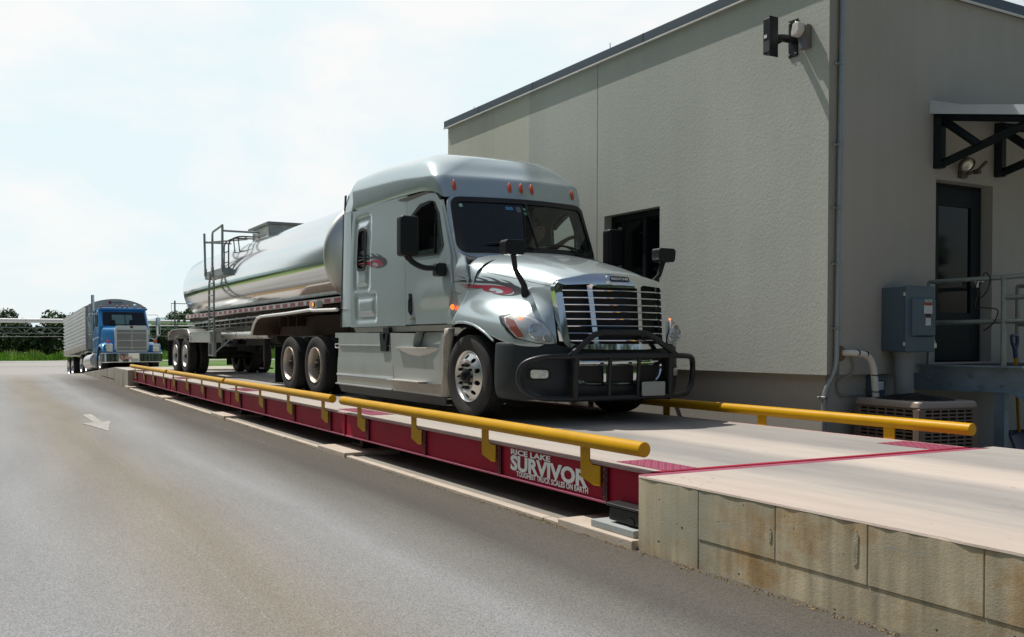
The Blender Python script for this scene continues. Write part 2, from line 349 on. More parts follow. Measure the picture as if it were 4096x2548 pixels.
def board_conc():
    """board-marked concrete with rust runs, pits and chalk scratches"""
    m = mat('block_concrete', (.45, .395, .275), .85, 0, .22, 3., .16, 90., var2=((.34, .21, .085), 2.4, .48, .66)); nt = m.node_tree; L = nt.links; b = bsdf(m)
    src = b.inputs['Base Color'].links[0].from_socket
    tc = nd(nt, 'ShaderNodeTexCoord'); mp = nd(nt, 'ShaderNodeMapping'); mp.inputs['Scale'].default_value = (16, 16, 1.3); L.new(tc.outputs['Object'], mp.inputs[0])
    n = nd(nt, 'ShaderNodeTexNoise', Scale=1., Detail=6.); L.new(mp.outputs[0], n.inputs['Vector'])
    r = nd(nt, 'ShaderNodeMapRange'); r.inputs[1].default_value = .3; r.inputs[2].default_value = .7; r.inputs[3].default_value = .72; r.inputs[4].default_value = 1.25; L.new(n.outputs['Fac'], r.inputs[0])
    mx = nd(nt, 'ShaderNodeMix', dt='RGBA'); mx.blend_type = 'MULTIPLY'; mx.inputs[0].default_value = 1; L.new(src, mx.inputs[6]); L.new(r.outputs[0], mx.inputs[7])
    # cool grey-green damp patches
    n3 = nd(nt, 'ShaderNodeTexNoise', Scale=1.7, Detail=5.); L.new(tc.outputs['Object'], n3.inputs['Vector'])
    q = nd(nt, 'ShaderNodeMapRange'); q.inputs[1].default_value = .50; q.inputs[2].default_value = .68; L.new(n3.outputs['Fac'], q.inputs[0])
    m2 = nd(nt, 'ShaderNodeMix', dt='RGBA'); L.new(q.outputs[0], m2.inputs[0]); L.new(mx.outputs[2], m2.inputs[6]); m2.inputs[7].default_value = (.36, .36, .28, 1)
    # air pits
    dn = nd(nt, 'ShaderNodeTexNoise', Scale=22., Detail=2.); L.new(tc.outputs['Object'], dn.inputs['Vector']); dv = nd(nt, 'ShaderNodeVectorMath', op='MULTIPLY_ADD'); L.new(dn.outputs['Color'], dv.inputs[0]); dv.inputs[1].default_value = (.09, .09, .06); L.new(tc.outputs['Object'], dv.inputs[2])
    vo = nd(nt, 'ShaderNodeTexVoronoi', Scale=15.); vo.inputs['Randomness'].default_value = 1; L.new(dv.outputs[0], vo.inputs['Vector'])
    n4 = nd(nt, 'ShaderNodeTexNoise', Scale=4.); L.new(tc.outputs['Object'], n4.inputs['Vector'])
    th = nd(nt, 'ShaderNodeMapRange'); th.inputs[1].default_value = .5; th.inputs[2].default_value = .75; th.inputs[3].default_value = .0; th.inputs[4].default_value = .33; L.new(n4.outputs['Fac'], th.inputs[0])
    lt = nd(nt, 'ShaderNodeMath', op='LESS_THAN'); L.new(vo.outputs['Distance'], lt.inputs[0]); L.new(th.outputs[0], lt.inputs[1])
    m4 = nd(nt, 'ShaderNodeMix', dt='RGBA'); L.new(lt.outputs[0], m4.inputs[0]); L.new(m2.outputs[2], m4.inputs[6]); m4.inputs[7].default_value = (.06, .05, .035, 1)
    # pale scuffs running along the wall
    mp2 = nd(nt, 'ShaderNodeMapping'); mp2.inputs['Scale'].default_value = (1.6, 1.6, 26); L.new(tc.outputs['Object'], mp2.inputs[0])
    n5 = nd(nt, 'ShaderNodeTexNoise', Scale=1.5, Detail=4.); L.new(mp2.outputs[0], n5.inputs['Vector'])
    q5 = nd(nt, 'ShaderNodeMapRange'); q5.inputs[1].default_value = .66; q5.inputs[2].default_value = .70; q5.inputs[4].default_value = .7; L.new(n5.outputs['Fac'], q5.inputs[0])
    m5 = nd(nt, 'ShaderNodeMix', dt='RGBA'); L.new(q5.outputs[0], m5.inputs[0]); L.new(m4.outputs[2], m5.inputs[6]); m5.inputs[7].default_value = (.33, .34, .31, 1)
    L.new(m5.outputs[2], b.inputs['Base Color']); return m
BLOCK = board_conc()
def deck_conc(name, col):
    m = mat(name, col, .85, 0, .10, 2.2, .25, 90., stretch=(.5, 2.2, 1), var2=((.27, .265, .25), .9, .50, .85)); nt = m.node_tree; L = nt.links; b = bsdf(m)
    src = b.inputs['Base Color'].links[0].from_socket
    tc = nd(nt, 'ShaderNodeTexCoord'); sx = nd(nt, 'ShaderNodeSeparateXYZ'); wn = nd(nt, 'ShaderNodeTexNoise', Scale=.8, Detail=5.); L.new(tc.outputs['Object'], wn.inputs['Vector']); L.new(tc.outputs['Object'], sx.inputs[0])
    ad = nd(nt, 'ShaderNodeMath', op='MULTIPLY_ADD'); L.new(wn.outputs['Fac'], ad.inputs[0]); ad.inputs[1].default_value = .7; L.new(sx.outputs['Y'], ad.inputs[2])
    mr = nd(nt, 'ShaderNodeMapRange'); mr.inputs[1].default_value = .2; mr.inputs[2].default_value = 4.0; L.new(ad.outputs[0], mr.inputs[0])
    rp = nd(nt, 'ShaderNodeValToRGB'); L.new(mr.outputs[0], rp.inputs[0]); e = rp.color_ramp.elements   # grey tyre tracks on pale concrete
    e[0].color = (1.08, 1.0, .93, 1); e[1].position = 1; e[1].color = (.95, .95, .93, 1)
    for p, c in [(.18, (.98, .96, .93)), (.30, (.68, .70, .71)), (.42, (.76, .77, .77)), (.50, (1.2, 1.14, 1.08)), (.60, (1.2, 1.14, 1.08)), (.72, (.70, .71, .72)), (.84, (.78, .79, .79))]: q = e.new(p); q.color = (*c, 1)
    mx = nd(nt, 'ShaderNodeMix', dt='RGBA'); mx.blend_type = 'MULTIPLY'; mx.inputs[0].default_value = 1; L.new(src, mx.inputs[6]); L.new(rp.outputs[0], mx.inputs[7])
    # small chips and drips
    mp = nd(nt, 'ShaderNodeMapping'); mp.inputs['Scale'].default_value = (1, 1.6, 1); L.new(tc.outputs['Object'], mp.inputs[0])
    vo = nd(nt, 'ShaderNodeTexVoronoi', Scale=9.); L.new(mp.outputs[0], vo.inputs['Vector'])
    n4 = nd(nt, 'ShaderNodeTexNoise', Scale=1.6); L.new(tc.outputs['Object'], n4.inputs['Vector'])
    th = nd(nt, 'ShaderNodeMapRange'); th.inputs[1].default_value = .48; th.inputs[2].default_value = .7; th.inputs[4].default_value = .17; L.new(n4.outputs['Fac'], th.inputs[0])
    lt = nd(nt, 'ShaderNodeMath', op='LESS_THAN'); L.new(vo.outputs['Distance'], lt.inputs[0]); L.new(th.outputs[0], lt.inputs[1])
    m4 = nd(nt, 'ShaderNodeMix', dt='RGBA'); L.new(lt.outputs[0], m4.inputs[0]); L.new(mx.outputs[2], m4.inputs[6]); m4.inputs[7].default_value = (.24, .20, .16, 1)
    L.new(m4.outputs[2], b.inputs['Base Color']); return m
DECK = deck_conc('deck_concrete', (.37, .35, .33))
PITC = mat('pit_concrete', (.24, .225, .195), .9, 0, .2, 3., .3, 60.)
KERB = mat('kerb_concrete', (.46, .40, .33), .9, 0, .14, 5., .4, 70.)
MAROON = mat('maroon_steel', (.33, .006, .030), .5, 0, .14, 3., .08, 120., spec=.22, var2=((.16, .02, .03), 5., .62, .8))
PINK = mat('faded_maroon', (.30, .062, .115), .55, 0, .12, 6., .15, 80.)
LIPM = mat('lip_steel', (.42, .29, .28), .6, 0, .15, 5., .1, 80.)
YEL = mat('yellow_paint', (.52, .28, .001), .40, 0, .10, 5., .06, 60., spec=.22, var2=((.16, .08, .015), 16., .70, .74))
BOLT = mat('bolt_steel', (.16, .06, .075), .5, .5)
DARK = mat('dark_void', (.012, .012, .013), .9, 0, .2, 4.)
WHITE = mat('white_letter', (.90, .92, .92), .5, 0, .03)
GRASS = mat('grass', (.055, .13, .012), .95, 0, .35, 3., .8, 40., var2=((.10, .17, .02), 1.2, .45, .7))

# ------------------------------------------------------------------ ground
def gh(x):
    return GZ if x > -33.5 else (GZ - .64 * sst(-33.5, -47, x) if x > -47 else GZ - .64)
def sheet(xs, y0, y1, dz, ny=1):
    b = MB(); b.grid([[(x, y0 + (y1 - y0) * j / ny, gh(x) + dz) for j in range(ny + 1)] for x in xs]); return b
XS = [1200, 60, 12] + [-33.5 - i * 1.35 for i in range(11)] + [-90, -250, -1500]
tag(sheet(XS, -1500, 1500, -.012, 2).build('ground', GRASS, smooth=180), kind='structure')
XR = [40, 12, -10, -20, -28] + [-33.5 - i * 1.35 for i in range(11)] + [-60, -84]
tag(sheet(XR, -13., 4.9, 0, 8).build('road', ASPH, smooth=180), kind='structure')
tag(MB().grid([[(x, y, GZ + .0) for y in (4.9, 30)] for x in (40, -14.)]).build('yard_pavement', mat('old_asphalt', (.20, .195, .18), .95, 0, .15, 2., .4, 120.), smooth=0), kind='structure')
b = sheet([-88 + .5 * i for i in range(0, 9)], -60, 60, .015, 60)
for i, v in enumerate(b.v): b.v[i] = (v[0] + .6 * sin(v[1] * .9), v[1], v[2])
tag(b.build('cross_road', mat('cross_asphalt', (.33, .33, .33), .9, 0, .08, .6), smooth=180), kind='structure')
b = sheet([-120 + 2.4 * i for i in range(0, 13)], -400, 400, .03, 2)
tag(b.build('meadow', mat('meadow_grass', (.15, .33, .02), .95, 0, .3, .8, .6, 8.), smooth=180), kind='structure')

# concrete floor and kerb under the weighbridge
b = MB(); b.box2((-21.9, -.10, GZ - .2), (.02, 3.75, GZ + .012)); tag(b.build('pit_floor', PITC, bevel=.005), kind='structure')
b = MB(); x = -21.9
while x < -.05:
    x2 = min(x + 1.9 + random.uniform(-.2, .3), .02); j = random.uniform(-.006, .006)
    b.box2((x + .004, -.185 + j, GZ - .2), (x2 - .004, -.10, GZ + .028)); x = x2
tag(b.build('kerb', KERB, bevel=.008), kind='structure')
for i, (x0, x1) in enumerate(((-.80, .02), (-5.85, -4.95), (-11.45, -10.5), (-16.95, -16.05), (-21.9, -21.2))):
    q = MB().box2((x0, -.205, GZ - .2), (x1, .55, GZ + .062)).build('pier_slab', KERB, bevel=.01)
    tag(q, ['concrete pad at the kerb beside the tall concrete block', 'concrete pad under the first joint of the maroon beam from the concrete block', 'concrete pad under the middle joint of the maroon beam', 'concrete pad under the joint of the maroon beam nearest the blue truck', 'concrete pad at the foot of the low concrete ramp'][i], 'concrete pad', 'concrete pads under the joints of the weighbridge')
# straw and grit along the kerb
b = MB()
for i in range(900):
    x = random.uniform(-22, 2.4) if i % 3 else random.uniform(-1.5, 2.6); y = -.19 - abs(random.gauss(0, .03)); z = GZ + .004
    l = random.uniform(.004, .014); a = random.uniform(0, pi); w = .0018
    d = Vector((cos(a), sin(a), 0)); n_ = Vector((-d.y, d.x, 0)); p = Vector((x, y - (.0 if x < .0 else .012), z))
    b.add([p - d * l - n_ * w, p + d * l - n_ * w, p + d * l + n_ * w, p - d * l + n_ * w, p + Vector((0, 0, .008))], [(0, 1, 4), (1, 2, 4), (2, 3, 4), (3, 0, 4)])
tag(b.build('straw_litter', mat('straw', (.30, .22, .11), .9, 0, .3, 20.), smooth=0), 'line of dry straw and grit along the foot of the kerb', 'litter', kind='stuff')

# painted arrow
ar = [(-12.44, -2.44), (-10.77, -2.43), (-10.69, -2.64), (-9.26, -2.39), (-10.91, -2.14), (-10.86, -2.28), (-12.59, -2.27)]
m = mat('road_paint', (.38, .37, .35), .8, 0, .2, 4., var2=((.25, .24, .225), 9., .36, .58))
q = MB().prism(ar, lambda u, v, t: (u, v, GZ + .004 + t), 0, .003).build('road_marking', m, smooth=0)
tag(q, 'worn white arrow painted on the asphalt lane', 'road marking')

# ------------------------------------------------------------------ weighbridge
WD = 3.5
scale_ = empty('weighbridge', (0, 0, GZ), 'long maroon weighbridge with a pale concrete deck and white lettering on its side beam', 'weighbridge')
JX = [0, -5.43, -10.84, -16.25, -21.65]
POST = [.72, 2.13, 3.53, 4.95]
for k in range(4):
    x1, x0 = JX[k] - (.012 if k else .05), JX[k + 1] + .012
    b = MB(); b.box2((x0, .055, -.022), (x1, WD - .055, -.001)); b.box2((x0, .10, -.12), (x1, WD - .10, -.0225)); dk = b.build('deck_slab', DECK, scale_, bevel=.004)
    for y, s in ((0, 1), (WD, -1)):
        b = MB()
        b.box2((x0, y, -.022), (x1, y + s * .055, 0), LIPM)              # lip
        b.box2((x0, y + s * .026, -.285), (x1, y + s * .038, -.022), MAROON)   # web
        b.box2((x0, y, -.302), (x1, y + s * .16, -.286), PINK)
        b.box2((x0, y + s * .010, -.028), (x1, y + s * .16, -.0221), MAROON)
        g = b.build('side_beam', None, scale_, bevel=.003)
        for p in POST:
            xx = JX[k] - p + .19
            st = MB(); st.box2((xx - .006, y + s * .004, -.285), (xx + .006, y + s * .026, -.029)); st.box2((xx - .006, y + s * .004, -.285), (xx + .05, y + s * .012, -.029)); 
            stf = st.build('stiffener', mat('stiffener_steel', (.075, .008, .016), .5), g, bevel=.002)
            if s == 1:
                for j, z in enumerate((-.05, -.10, -.155, -.205, -.255)):
                    r = .013 if j < 3 else .006
                    MB().lathe([(0, .011), (r * .8, .010), (r, .004), (r, 0)], (xx + .024, y + .004, z), (0, -1, 0), 10).build('bolt', BOLT, g)
        if k:   # vertical joint plates between modules
            MB().box2((JX[k] - .045, y + s * .01, -.285), (JX[k] - .02, y + s * .026, -.03)).build('joint_plate', MAROON, g, bevel=.003)
    # checker plates in the corners
    for cx, sx in ((JX[k] - .025, -1), (JX[k + 1] + .025, 1)):
        for y0, y1 in ((.13, .44), (WD - .44, WD - .06)):
            if k in (1, 2) and sx == -1 and False: continue
            q = MB(); X0, X1 = sorted((cx, cx + sx * .5)); q.box2((X0, y0, -.004), (X1, y1, .003))
            nx = 14; ny = 9
            for i in range(nx):
                for j in range(ny):
                    a = (pi / 4 if (i + j) % 2 else -pi / 4)
                    q.box((X0 + (i + .5) * (X1 - X0) / nx, y0 + (j + .5) * (y1 - y0) / ny, .0035), (.022, .006, .003), rz=a)
            q.build('checker_plate', PINK, scale_, smooth=0)
    b = MB(); b.box2((x0 + .2, .5, -.42), (x0 + .5, WD - .5, -.12)); b.box2((x0, .9, -.29), (x1, 1.0, -.12)); b.box2((x0, 2.5, -.29), (x1, 2.6, -.12)); b.build('under_frame', mat('under_steel', (.05, .01, .015), .7), scale_)
for k in range(1, 5):   # load cells under the joints
    for y in (.30, WD - .3):
        b = MB(); b.cyl((JX[k], y, GZ + .03), (JX[k], y, -.29), .07); b.box((JX[k], y, GZ + .08), (.3, .25, .06)); b.cyl((JX[k] + .12, y - .12, GZ + .1), (JX[k] + .12, y + .1, GZ + .1), .05); b.build('load_cell', mat('cell_steel', (.03, .02, .02), .6, .4), scale_)
b = MB(); b.box2((-.05, .03, -.03), (.0, WD - .03, .0015)); b.build('end_angle', MAROON, scale_, bevel=.003)
wf = lambda u, v, t: (u, .0745 - t, v)
text_mesh('RICE LAKE', .044, lambda u, v, t: (-1.757 + u, .0245 - t, -.081 + v), WHITE, scale_, 'beam_lettering', .04, w=.565)
text_mesh('SURVIVOR', .120, lambda u, v, t: (-1.762 + u, .0245 - t, -.214 + v), WHITE, scale_, 'beam_lettering', .045, w=1.04)
text_mesh('TOUGHEST TRUCK SCALES ON EARTH', .043, lambda u, v, t: (-1.672 + u, .0245 - t, -.265 + v), WHITE, scale_, 'beam_lettering', .04, w=.955)
ident = MB().box2((-21.4, .0225, -.2), (-21.05, .0255, -.09)).build('maker_plate', WHITE, scale_)

# yellow guard rails
BR = [(-.775, .148), (-.667, .148), (-.667, -.003), (-.635, -.028), (-.545, -.028), (-.545, -.178), (-.612, -.182), (-.768, -.137)]
def rail(x1, x0, y, s, posts, label):
    r = empty('guard_rail', (x1, y, 0), label, 'guard rail', 'yellow tube guard rails along the weighbridge')
    b = MB(); b.lathe([(0, 0), (.05, 0), (.054, -.004), (.054, x0 - x1 + .004), (.05, x0 - x1), (0, x0 - x1)], (x1, y - s * .025, .152), (1, 0, 0), 28); b.build('rail_tube', YEL, r)
    for p in posts:
        dx = p + .721
        q = MB().prism([(u + dx, v) for u, v in BR], lambda u, v, t: (u, y + s * t, v), -.012, .0)
        q.build('post_bracket', YEL, r, bevel=.002)
    return r
RL = ['near yellow guard rail beside the white lettering, closest to the tall concrete block', 'second yellow guard rail from the concrete block, beside the drive wheels of the silver truck', 'third yellow guard rail from the concrete block, before the tanker wheels', 'short looking yellow guard rail at the far end beside the low ramp']
for k in range(4):
    rail(JX[k] - [.06, .33, .26, .22][k], JX[k + 1] + [.0, -.12, .03, -.1][k], 0, 1, [JX[k] - p for p in POST], RL[k])
rail(.0, -5.4, WD, -1, [-.72, -2.13, -3.53, -4.95], 'yellow guard rail along the far edge of the deck before the beige building')

# ------------------------------------------------------------------ concrete approach blocks
ap = empty('approach_block', (2, 0, GZ), 'tall stained concrete approach block at the near end of the weighbridge', 'concrete block')
b = MB(); Y0 = -.165
ys = []
sx = [.035, .56, 1.12, 1.665, 2.21, 2.9, 3.6, 4.4, 5.6]
for i in range(len(sx) - 1):   # cast panels with grooves between them, rough lower lift a little behind
    a, c = sx[i] + (.0025 if i else 0), sx[i + 1] - .0025
    b.box2((a, Y0, -.326 if i else GZ - .1), (c, 3.4, -.012), BLOCK)
    if i: b.box2((a, Y0 + .006, GZ - .1), (c, 3.4, -.331), BLOCK)
b.box2((.04, Y0 + .005, GZ - .1), (5.59, 3.4, -.013), BLOCK)
b.build('wall_face', None, ap, bevel=.004)
n = 90; top = []
for i in range(n + 1):
    x = .035 + (5.6 - .035) * i / n; j = random.uniform(-.004, .006) + (.008 if random.random() < .12 else 0)
    top.append([(x, Y0 - .004 + j * .6, -.016), (x, Y0 + .0 + j, -.004), (x, Y0 + .012 + abs(j) * 2, -.0005), (x, 1., 0), (x, 2.4, 0), (x, 3.75, 0), (x, 3.76, -.03)])
TOPC = deck_conc('approach_concrete', (.40, .37, .345))
MB().grid(top).build('top_slab', TOPC, ap, smooth=25)
for x, z0, z1, r in ((1.09, -.24, -.14, .009), (1.605, -.25, -.05, .011)):
    MB().prism(rnd([(x - r, z0), (x + r * .7, z0 + .02), (x + r, z1 - .03), (x - r * .3, z1), (x - r, z1 - .02)], .006), lambda u, v, t: (u, Y0 + t, v), -.004, .01).build('repair_patch', mat('patch', (.36, .325, .24), .9, 0, .2, 20., .5, 60.), ap, smooth=0)
MB().box2((.028, Y0 + .005, -.05), (.10, WD + .05, .0015)).build('edge_angle', PINK, ap, bevel=.003)
# far ramp
rp = empty('approach_ramp', (-24, 0, GZ), 'low concrete ramp at the far end of the weighbridge in front of the blue truck', 'ramp')
prof = [(-21.69, GZ - .1), (-21.69, .03), (-24.45, .035), (-33.3, -.44), (-33.6, GZ - .1)]
FRC = mat('ramp_concrete', (.36, .34, .29), .85, 0, .18, 1.5, .2, 40., var2=((.26, .22, .16), 1.2, .5, .75))
MB().prism(prof, lambda u, v, t: (u, t, v), -.14, 3.75).build('ramp_body', FRC, rp, bevel=.01)
b = MB()
for x in (-22.6, -23.5, -24.45, -26., -28.): b.box2((x - .006, -.143, -.5), (x + .006, -.13, -.02))
b.box2((-27.4, -.144, -.37), (-24.5, -.13, -.345)); b.build('wall_joint', mat('joint_dark', (.07, .065, .055), .9), rp)
# bait box on its paver
p = MB().box2((-.47, -.155, GZ + .062), (-.02, .20, GZ + .115)).build('paver', mat('paver_grey', (.30, .33, .33), .85, 0, .1, 8., .3, 90.), bevel=.006)
tag(p, 'small grey paver at the foot of the tall concrete block', 'paver')
bb = empty('bait_box', (-.2, 0, GZ + .115), 'low black plastic bait box on the grey paver under the maroon beam', 'bait box')
BK = mat('black_plastic', (.018, .02, .022), .42, 0, .1, 20., .1, 90.)
q = MB().prism(rnd([(-.34, -.118), (-.03, -.118), (-.04, -.02), (-.33, -.02)], .015), lambda u, v, t: (u, t, GZ + .25 + v), -.10, .12).build('body', BK, bb, bevel=.006)
MB().prism(rect(-.365, -.12, -.01, .14, .03), lambda u, v, t: (u, v, GZ + .235 + t), 0, .022).build('lid', BK, bb, bevel=.008)
MB().prism(arc((-.11, -.10), .035, 0, 180, 10) + [(-.145, -.117), (-.075, -.117)], lambda u, v, t: (u, -.104 + t, GZ + .25 + v), -.002, .01).build('entry_hole', DARK, bb, smooth=0)
# ------------------------------------------------------------------ silver semi truck
SIL = mat('silver_paint', (.44, .52, .545), .24, .5, .05, 1.5, coat=.75)
SILD = mat('silver_skirt', (.39, .425, .42), .38, .42, .08, 2., coat=.5, var2=((.30, .27, .22), 1.6, .58, .85))
CHR = mat('chrome', (.78, .80, .82), .06, 1., .02)
POL = mat('polished_aluminium', (.66, .66, .65), .36, 1., .06, 12.)
BUMP = mat('bumper_plastic', (.020, .026, .031), .55, 0, .12, 8., .25, 160., spec=.4)
BLK = mat('black_trim', (.008, .010, .012), .42, 0, .1, 10., spec=.32)
RUB = mat('tyre_rubber', (.020, .020, .021), .82, 0, .2, 7., .15, 60., var2=((.045, .040, .034), 3., .5, .8))
SEAL = mat('rubber_seal', (.010, .010, .012), .5)
UNDER = mat('chassis_black', (.014, .013, .012), .75, 0, .3, 4., var2=((.05, .035, .022), 3., .5, .8))
AMB = mat('amber_lens', (.55, .07, .01), .15, 0, .05, coat=.5); 
AMBL = mat('amber_lamp_lit', (1., .20, .02), .3, emis=1.6)
CLEAR = glass('clear_lens', (.92, .94, .94), .10)
WSG = glass('windscreen_glass', (.78, .90, .87), .06)
SGL = glass('side_glass', (.55, .66, .62), .10)
INT = mat('cab_interior', (.05, .052, .056), .9, 0, .2, 5.)
RED = mat('decal_red', (.24, .008, .03), .35, 0, .05); DBLK = mat('decal_black', (.025, .028, .035), .35, 0, .05)
truck = empty('semi_truck', (-4.14, YC, 0), 'silver semi truck with chrome grille and black bull bar on the weighbridge', 'truck')
T = lambda x, v, z: Vector((x, YC + v, z))

def hw(x, z): return 1.165 - .055 * sst(-6.0, -4.6, x) - .035 * sst(2.0, 3.0, z) - .012 * sst(1.6, 1.1, z)
def emb(x, z):
    """pressed frames of the sleeper side: depth of the surface at (x, z)"""
    d = 0.
    for (x0, z0, x1, z1, r, dp) in ((-7.52, 1.63, -6.93, 2.80, .10, .022), (-7.47, 1.185, -6.70, 1.645, .09, .02)):
        cx, cz = (x0 + x1) / 2, (z0 + z1) / 2; qx, qz = abs(x - cx) - (x1 - x0) / 2 + r, abs(z - cz) - (z1 - z0) / 2 + r
        sd = hypot(max(qx, 0), max(qz, 0)) + min(max(qx, qz), 0) - r
        d = max(d, dp * sst(.012, -.035, sd) * sst(-.16, -.10, sd))     # groove between rim and raised field
    return d
def side_fn(s, extra=0.):
    def f(x, z, t):
        bul = .02 * sst(1.3, 1.5, z) * sst(1.75, 1.55, z) * sst(-5.6, -5.2, x)
        return T(x, s * (hw(x, z) + extra + bul - emb(x, z) - t), z)
    return f
def seam(x): return lerp([-7.7, -7.2, -6.15, -5.5, -5.15, -4.95, -4.85, -4.78], [2.915, 2.925, 2.90, 2.88, 2.868, 2.83, 2.78, 2.72], x)
def xf(v, z):
    """front skin of the cab (windscreen and its frame)"""
    t = (z - 2.02) / .71; x = -4.36 - .34 * t - (.20 - .05 * t) * v * v; r = .10; e = abs(v) - 1.0
    if e > 0: x -= r - sqrt(max(r * r - min(e, r) ** 2, 0)) + max(0, e - r)
    return x
fr_fn = lambda v, z, t: T(xf(v, z) - t, v, z)

for s in (-1, 1):
    sf = side_fn(s)
    # sleeper side
    out = [(-7.645, 1.118), (-5.79, 1.118), (-5.79, seam(-5.79) - .008)] + [(x, seam(x) - .008) for x in (-6.15, -6.6, -7.2, -7.645)]
    slw = rect(-7.385, 1.99, -7.095, 2.585, .10)
    pn = MB().panel(out, sf, .026 if s < 0 else .06, [slw], .02).build('sleeper_side', SIL, truck, smooth=40)
    w = MB().panel(rect(-7.41, 1.965, -7.07, 2.61, .12), lambda u, v, t: sf(u, v, 0) + Vector((0, s * (.014 - t), 0)), .05, [rect(-7.37, 2.0, -7.11, 2.57, .09)], .03).build('sleeper_window', SEAL, truck, smooth=40)
    MB().panel(rect(-7.38, 1.995, -7.10, 2.575, .09), lambda u, v, t: T(u, s * (1.128 - t), v), .08, (), .004).build('pane', mat('dark_pane', (.010, .012, .014), .06, 0, .05), w, smooth=0)
    MB().panel(rect(-7.375, 2.215, -7.105, 2.27), lambda u, v, t: T(u, s * (1.138 - t), v), .08, (), .01).build('slide_bar', mat('slide_bar', (.07, .08, .09), .3, .5), w, smooth=0)
    # door with its window opening
    dr = rnd([(-5.775, 1.128), (-4.76, 1.128), (-4.70, 1.32), (-4.60, 1.62), (-4.675, 2.03), (-4.775, 2.3), (-4.905, 2.62), (-5.06, 2.815), (-5.775, 2.862)], [.02, .05, .05, .05, .1, .1, .1, .12, .02])
    WN = [(-5.60, 2.04), (-4.96, 2.02), (-4.835, 2.13), (-4.975, 2.52), (-5.10, 2.69), (-5.40, 2.69), (-5.60, 2.56)]
    win = rnd(WN, [.05, .06, .05, .08, .06, .08, .06])
    d = MB().panel(dr, side_fn(s, .004), .05, [win], .035).build('door', SIL, truck, smooth=40)
    MB().panel(rnd([(u * 1.0 + (.02 if u > -5.2 else -.02), v + (.02 if v > 2.3 else -.02)) for u, v in WN], .06), lambda u, v, t: side_fn(s, .012)(u, v, t), .08, [win], .03).build('window_seal', SEAL, d, smooth=40)
    MB().panel(rnd([(-5.06, 2.03), (-4.96, 2.02), (-4.835, 2.13), (-4.975, 2.52), (-5.06, 2.66)], .03), lambda u, v, t: side_fn(s, -.02)(u, v, t), .1, (), .004).build('vent_pane', SGL, d, smooth=0)
    MB().tube([side_fn(s, -.012)(-5.065, z, 0) for z in (2.02, 2.3, 2.69)], .012, 8).build('window_divider', BLK, d)
    if s < 0: MB().panel(rect(-5.58, 2.03, -5.07, 2.10, .01), lambda u, v, t: side_fn(s, -.03)(u, v, t), .1, (), .005).build('lowered_pane', SGL, d, smooth=0)
    # wind deflector above the window
    q = MB(); q.prism(rnd([(-5.62, 2.50), (-5.60, 2.56), (-5.36, 2.70), (-5.12, 2.715), (-5.10, 2.68), (-5.3, 2.655), (-5.52, 2.56)], .01), lambda u, v, t: T(u, s * (hw(u, v) + .005 + t), v), -.01, .055); q.build('window_visor', BLK, d, bevel=.008)
    # dark strip painted as the shade in the hollow under the drip rail
    q = MB(); q.panel(rnd([(-6.12, 2.862), (-5.75, 2.80), (-5.08, 2.842), (-4.98, 2.80), (-4.94, 2.72), (-5.0, 2.80), (-5.12, 2.862)], .01), lambda u, v, t: side_fn(s, .005)(u, v, t), .06, (), .006); q.build('drip_shade', mat('shade_grey', (.06, .055, .045), .6), d, smooth=0)
    # handle
    h = MB().prism(rnd([(-5.675, 1.545), (-5.60, 1.555), (-5.60, 1.30), (-5.635, 1.235), (-5.675, 1.30)], .03), lambda u, v, t: T(u, s * (hw(u, v) + .004 + t), v), 0, .012).build('door_handle', BLK, d, bevel=.005)
    MB().tube([T(-5.637, s * (hw(-5.6, 1.4) + .012), 1.27), T(-5.637, s * (hw(-5.6, 1.4) + .035), 1.31), T(-5.637, s * (hw(-5.6, 1.4) + .035), 1.45), T(-5.637, s * (hw(-5.6, 1.4) + .012), 1.49)], .011, 8).build('grip', BLK, h)
    for z, c in ((1.205, (.20, .19, .12)), (1.165, (.30, .32, .31))):
        MB().box(tuple(T(-5.60, s * (hw(-5.6, z) + .006), z)), (.13, .008, .022)).build('emblem', mat('emblem_%d' % (z * 1000), c, .3, .6), d, bevel=.002)
    # panel between door and bonnet
    MB().panel(rnd([(-4.73, 1.118), (-4.50, 1.118), (-4.43, 1.26), (-4.275, 1.50), (-4.27, 1.66), (-4.34, 1.82), (-4.44, 1.95), (-4.66, 2.02), (-4.60, 1.62), (-4.69, 1.32)], .02), lambda u, v, t: T(u, s * (hw(u, v) - .012 + .04 * sst(1.45, 1.2, v) - .05 * sst(1.75, 2.0, v) - t), v), .05, (), .02).build('cowl_side', SIL, truck, smooth=40)
    # sill under the doors
    MB().panel([(-7.50, 1.035), (-4.62, 1.035), (-4.55, 1.112), (-7.55, 1.112)], lambda u, v, t: T(u, s * (1.13 + (v - 1.03) * .2 - t), v), .2, (), .02).build('sill', mat('sill_silver', (.26, .27, .25), .5, .5, .12, 3.), truck, smooth=0)
    # turn lamp
    q = MB(); q.lathe([(0, .03), (.018, .028), (.03, .018), (.034, 0)], T(-4.55, s * 1.14, 1.325), (0, s, 0), 16); q.build('side_lamp', AMBL, truck)
    # side extender behind the sleeper
    ex = MB(); ex.panel([(-8.045, 1.13), (-7.66, 1.13), (-7.66, 2.91), (-7.955, 2.92)], lambda u, v, t: T(u, s * (1.145 - .10 * (u + 7.66) * -1 * .35 - t), v), .2, (), .03)
    ex.panel([(-7.95, 2.93), (-7.66, 2.93), (-7.63, 3.36), (-7.72, 3.34), (-7.84, 3.24), (-7.93, 3.22)], lambda u, v, t: T(u, s * (1.13 - .06 * sst(2.9, 3.4, v) - .03 * (-7.66 - u) - t), v), .1, (), .03)
    e = ex.build('side_extender', SIL, truck, smooth=40)
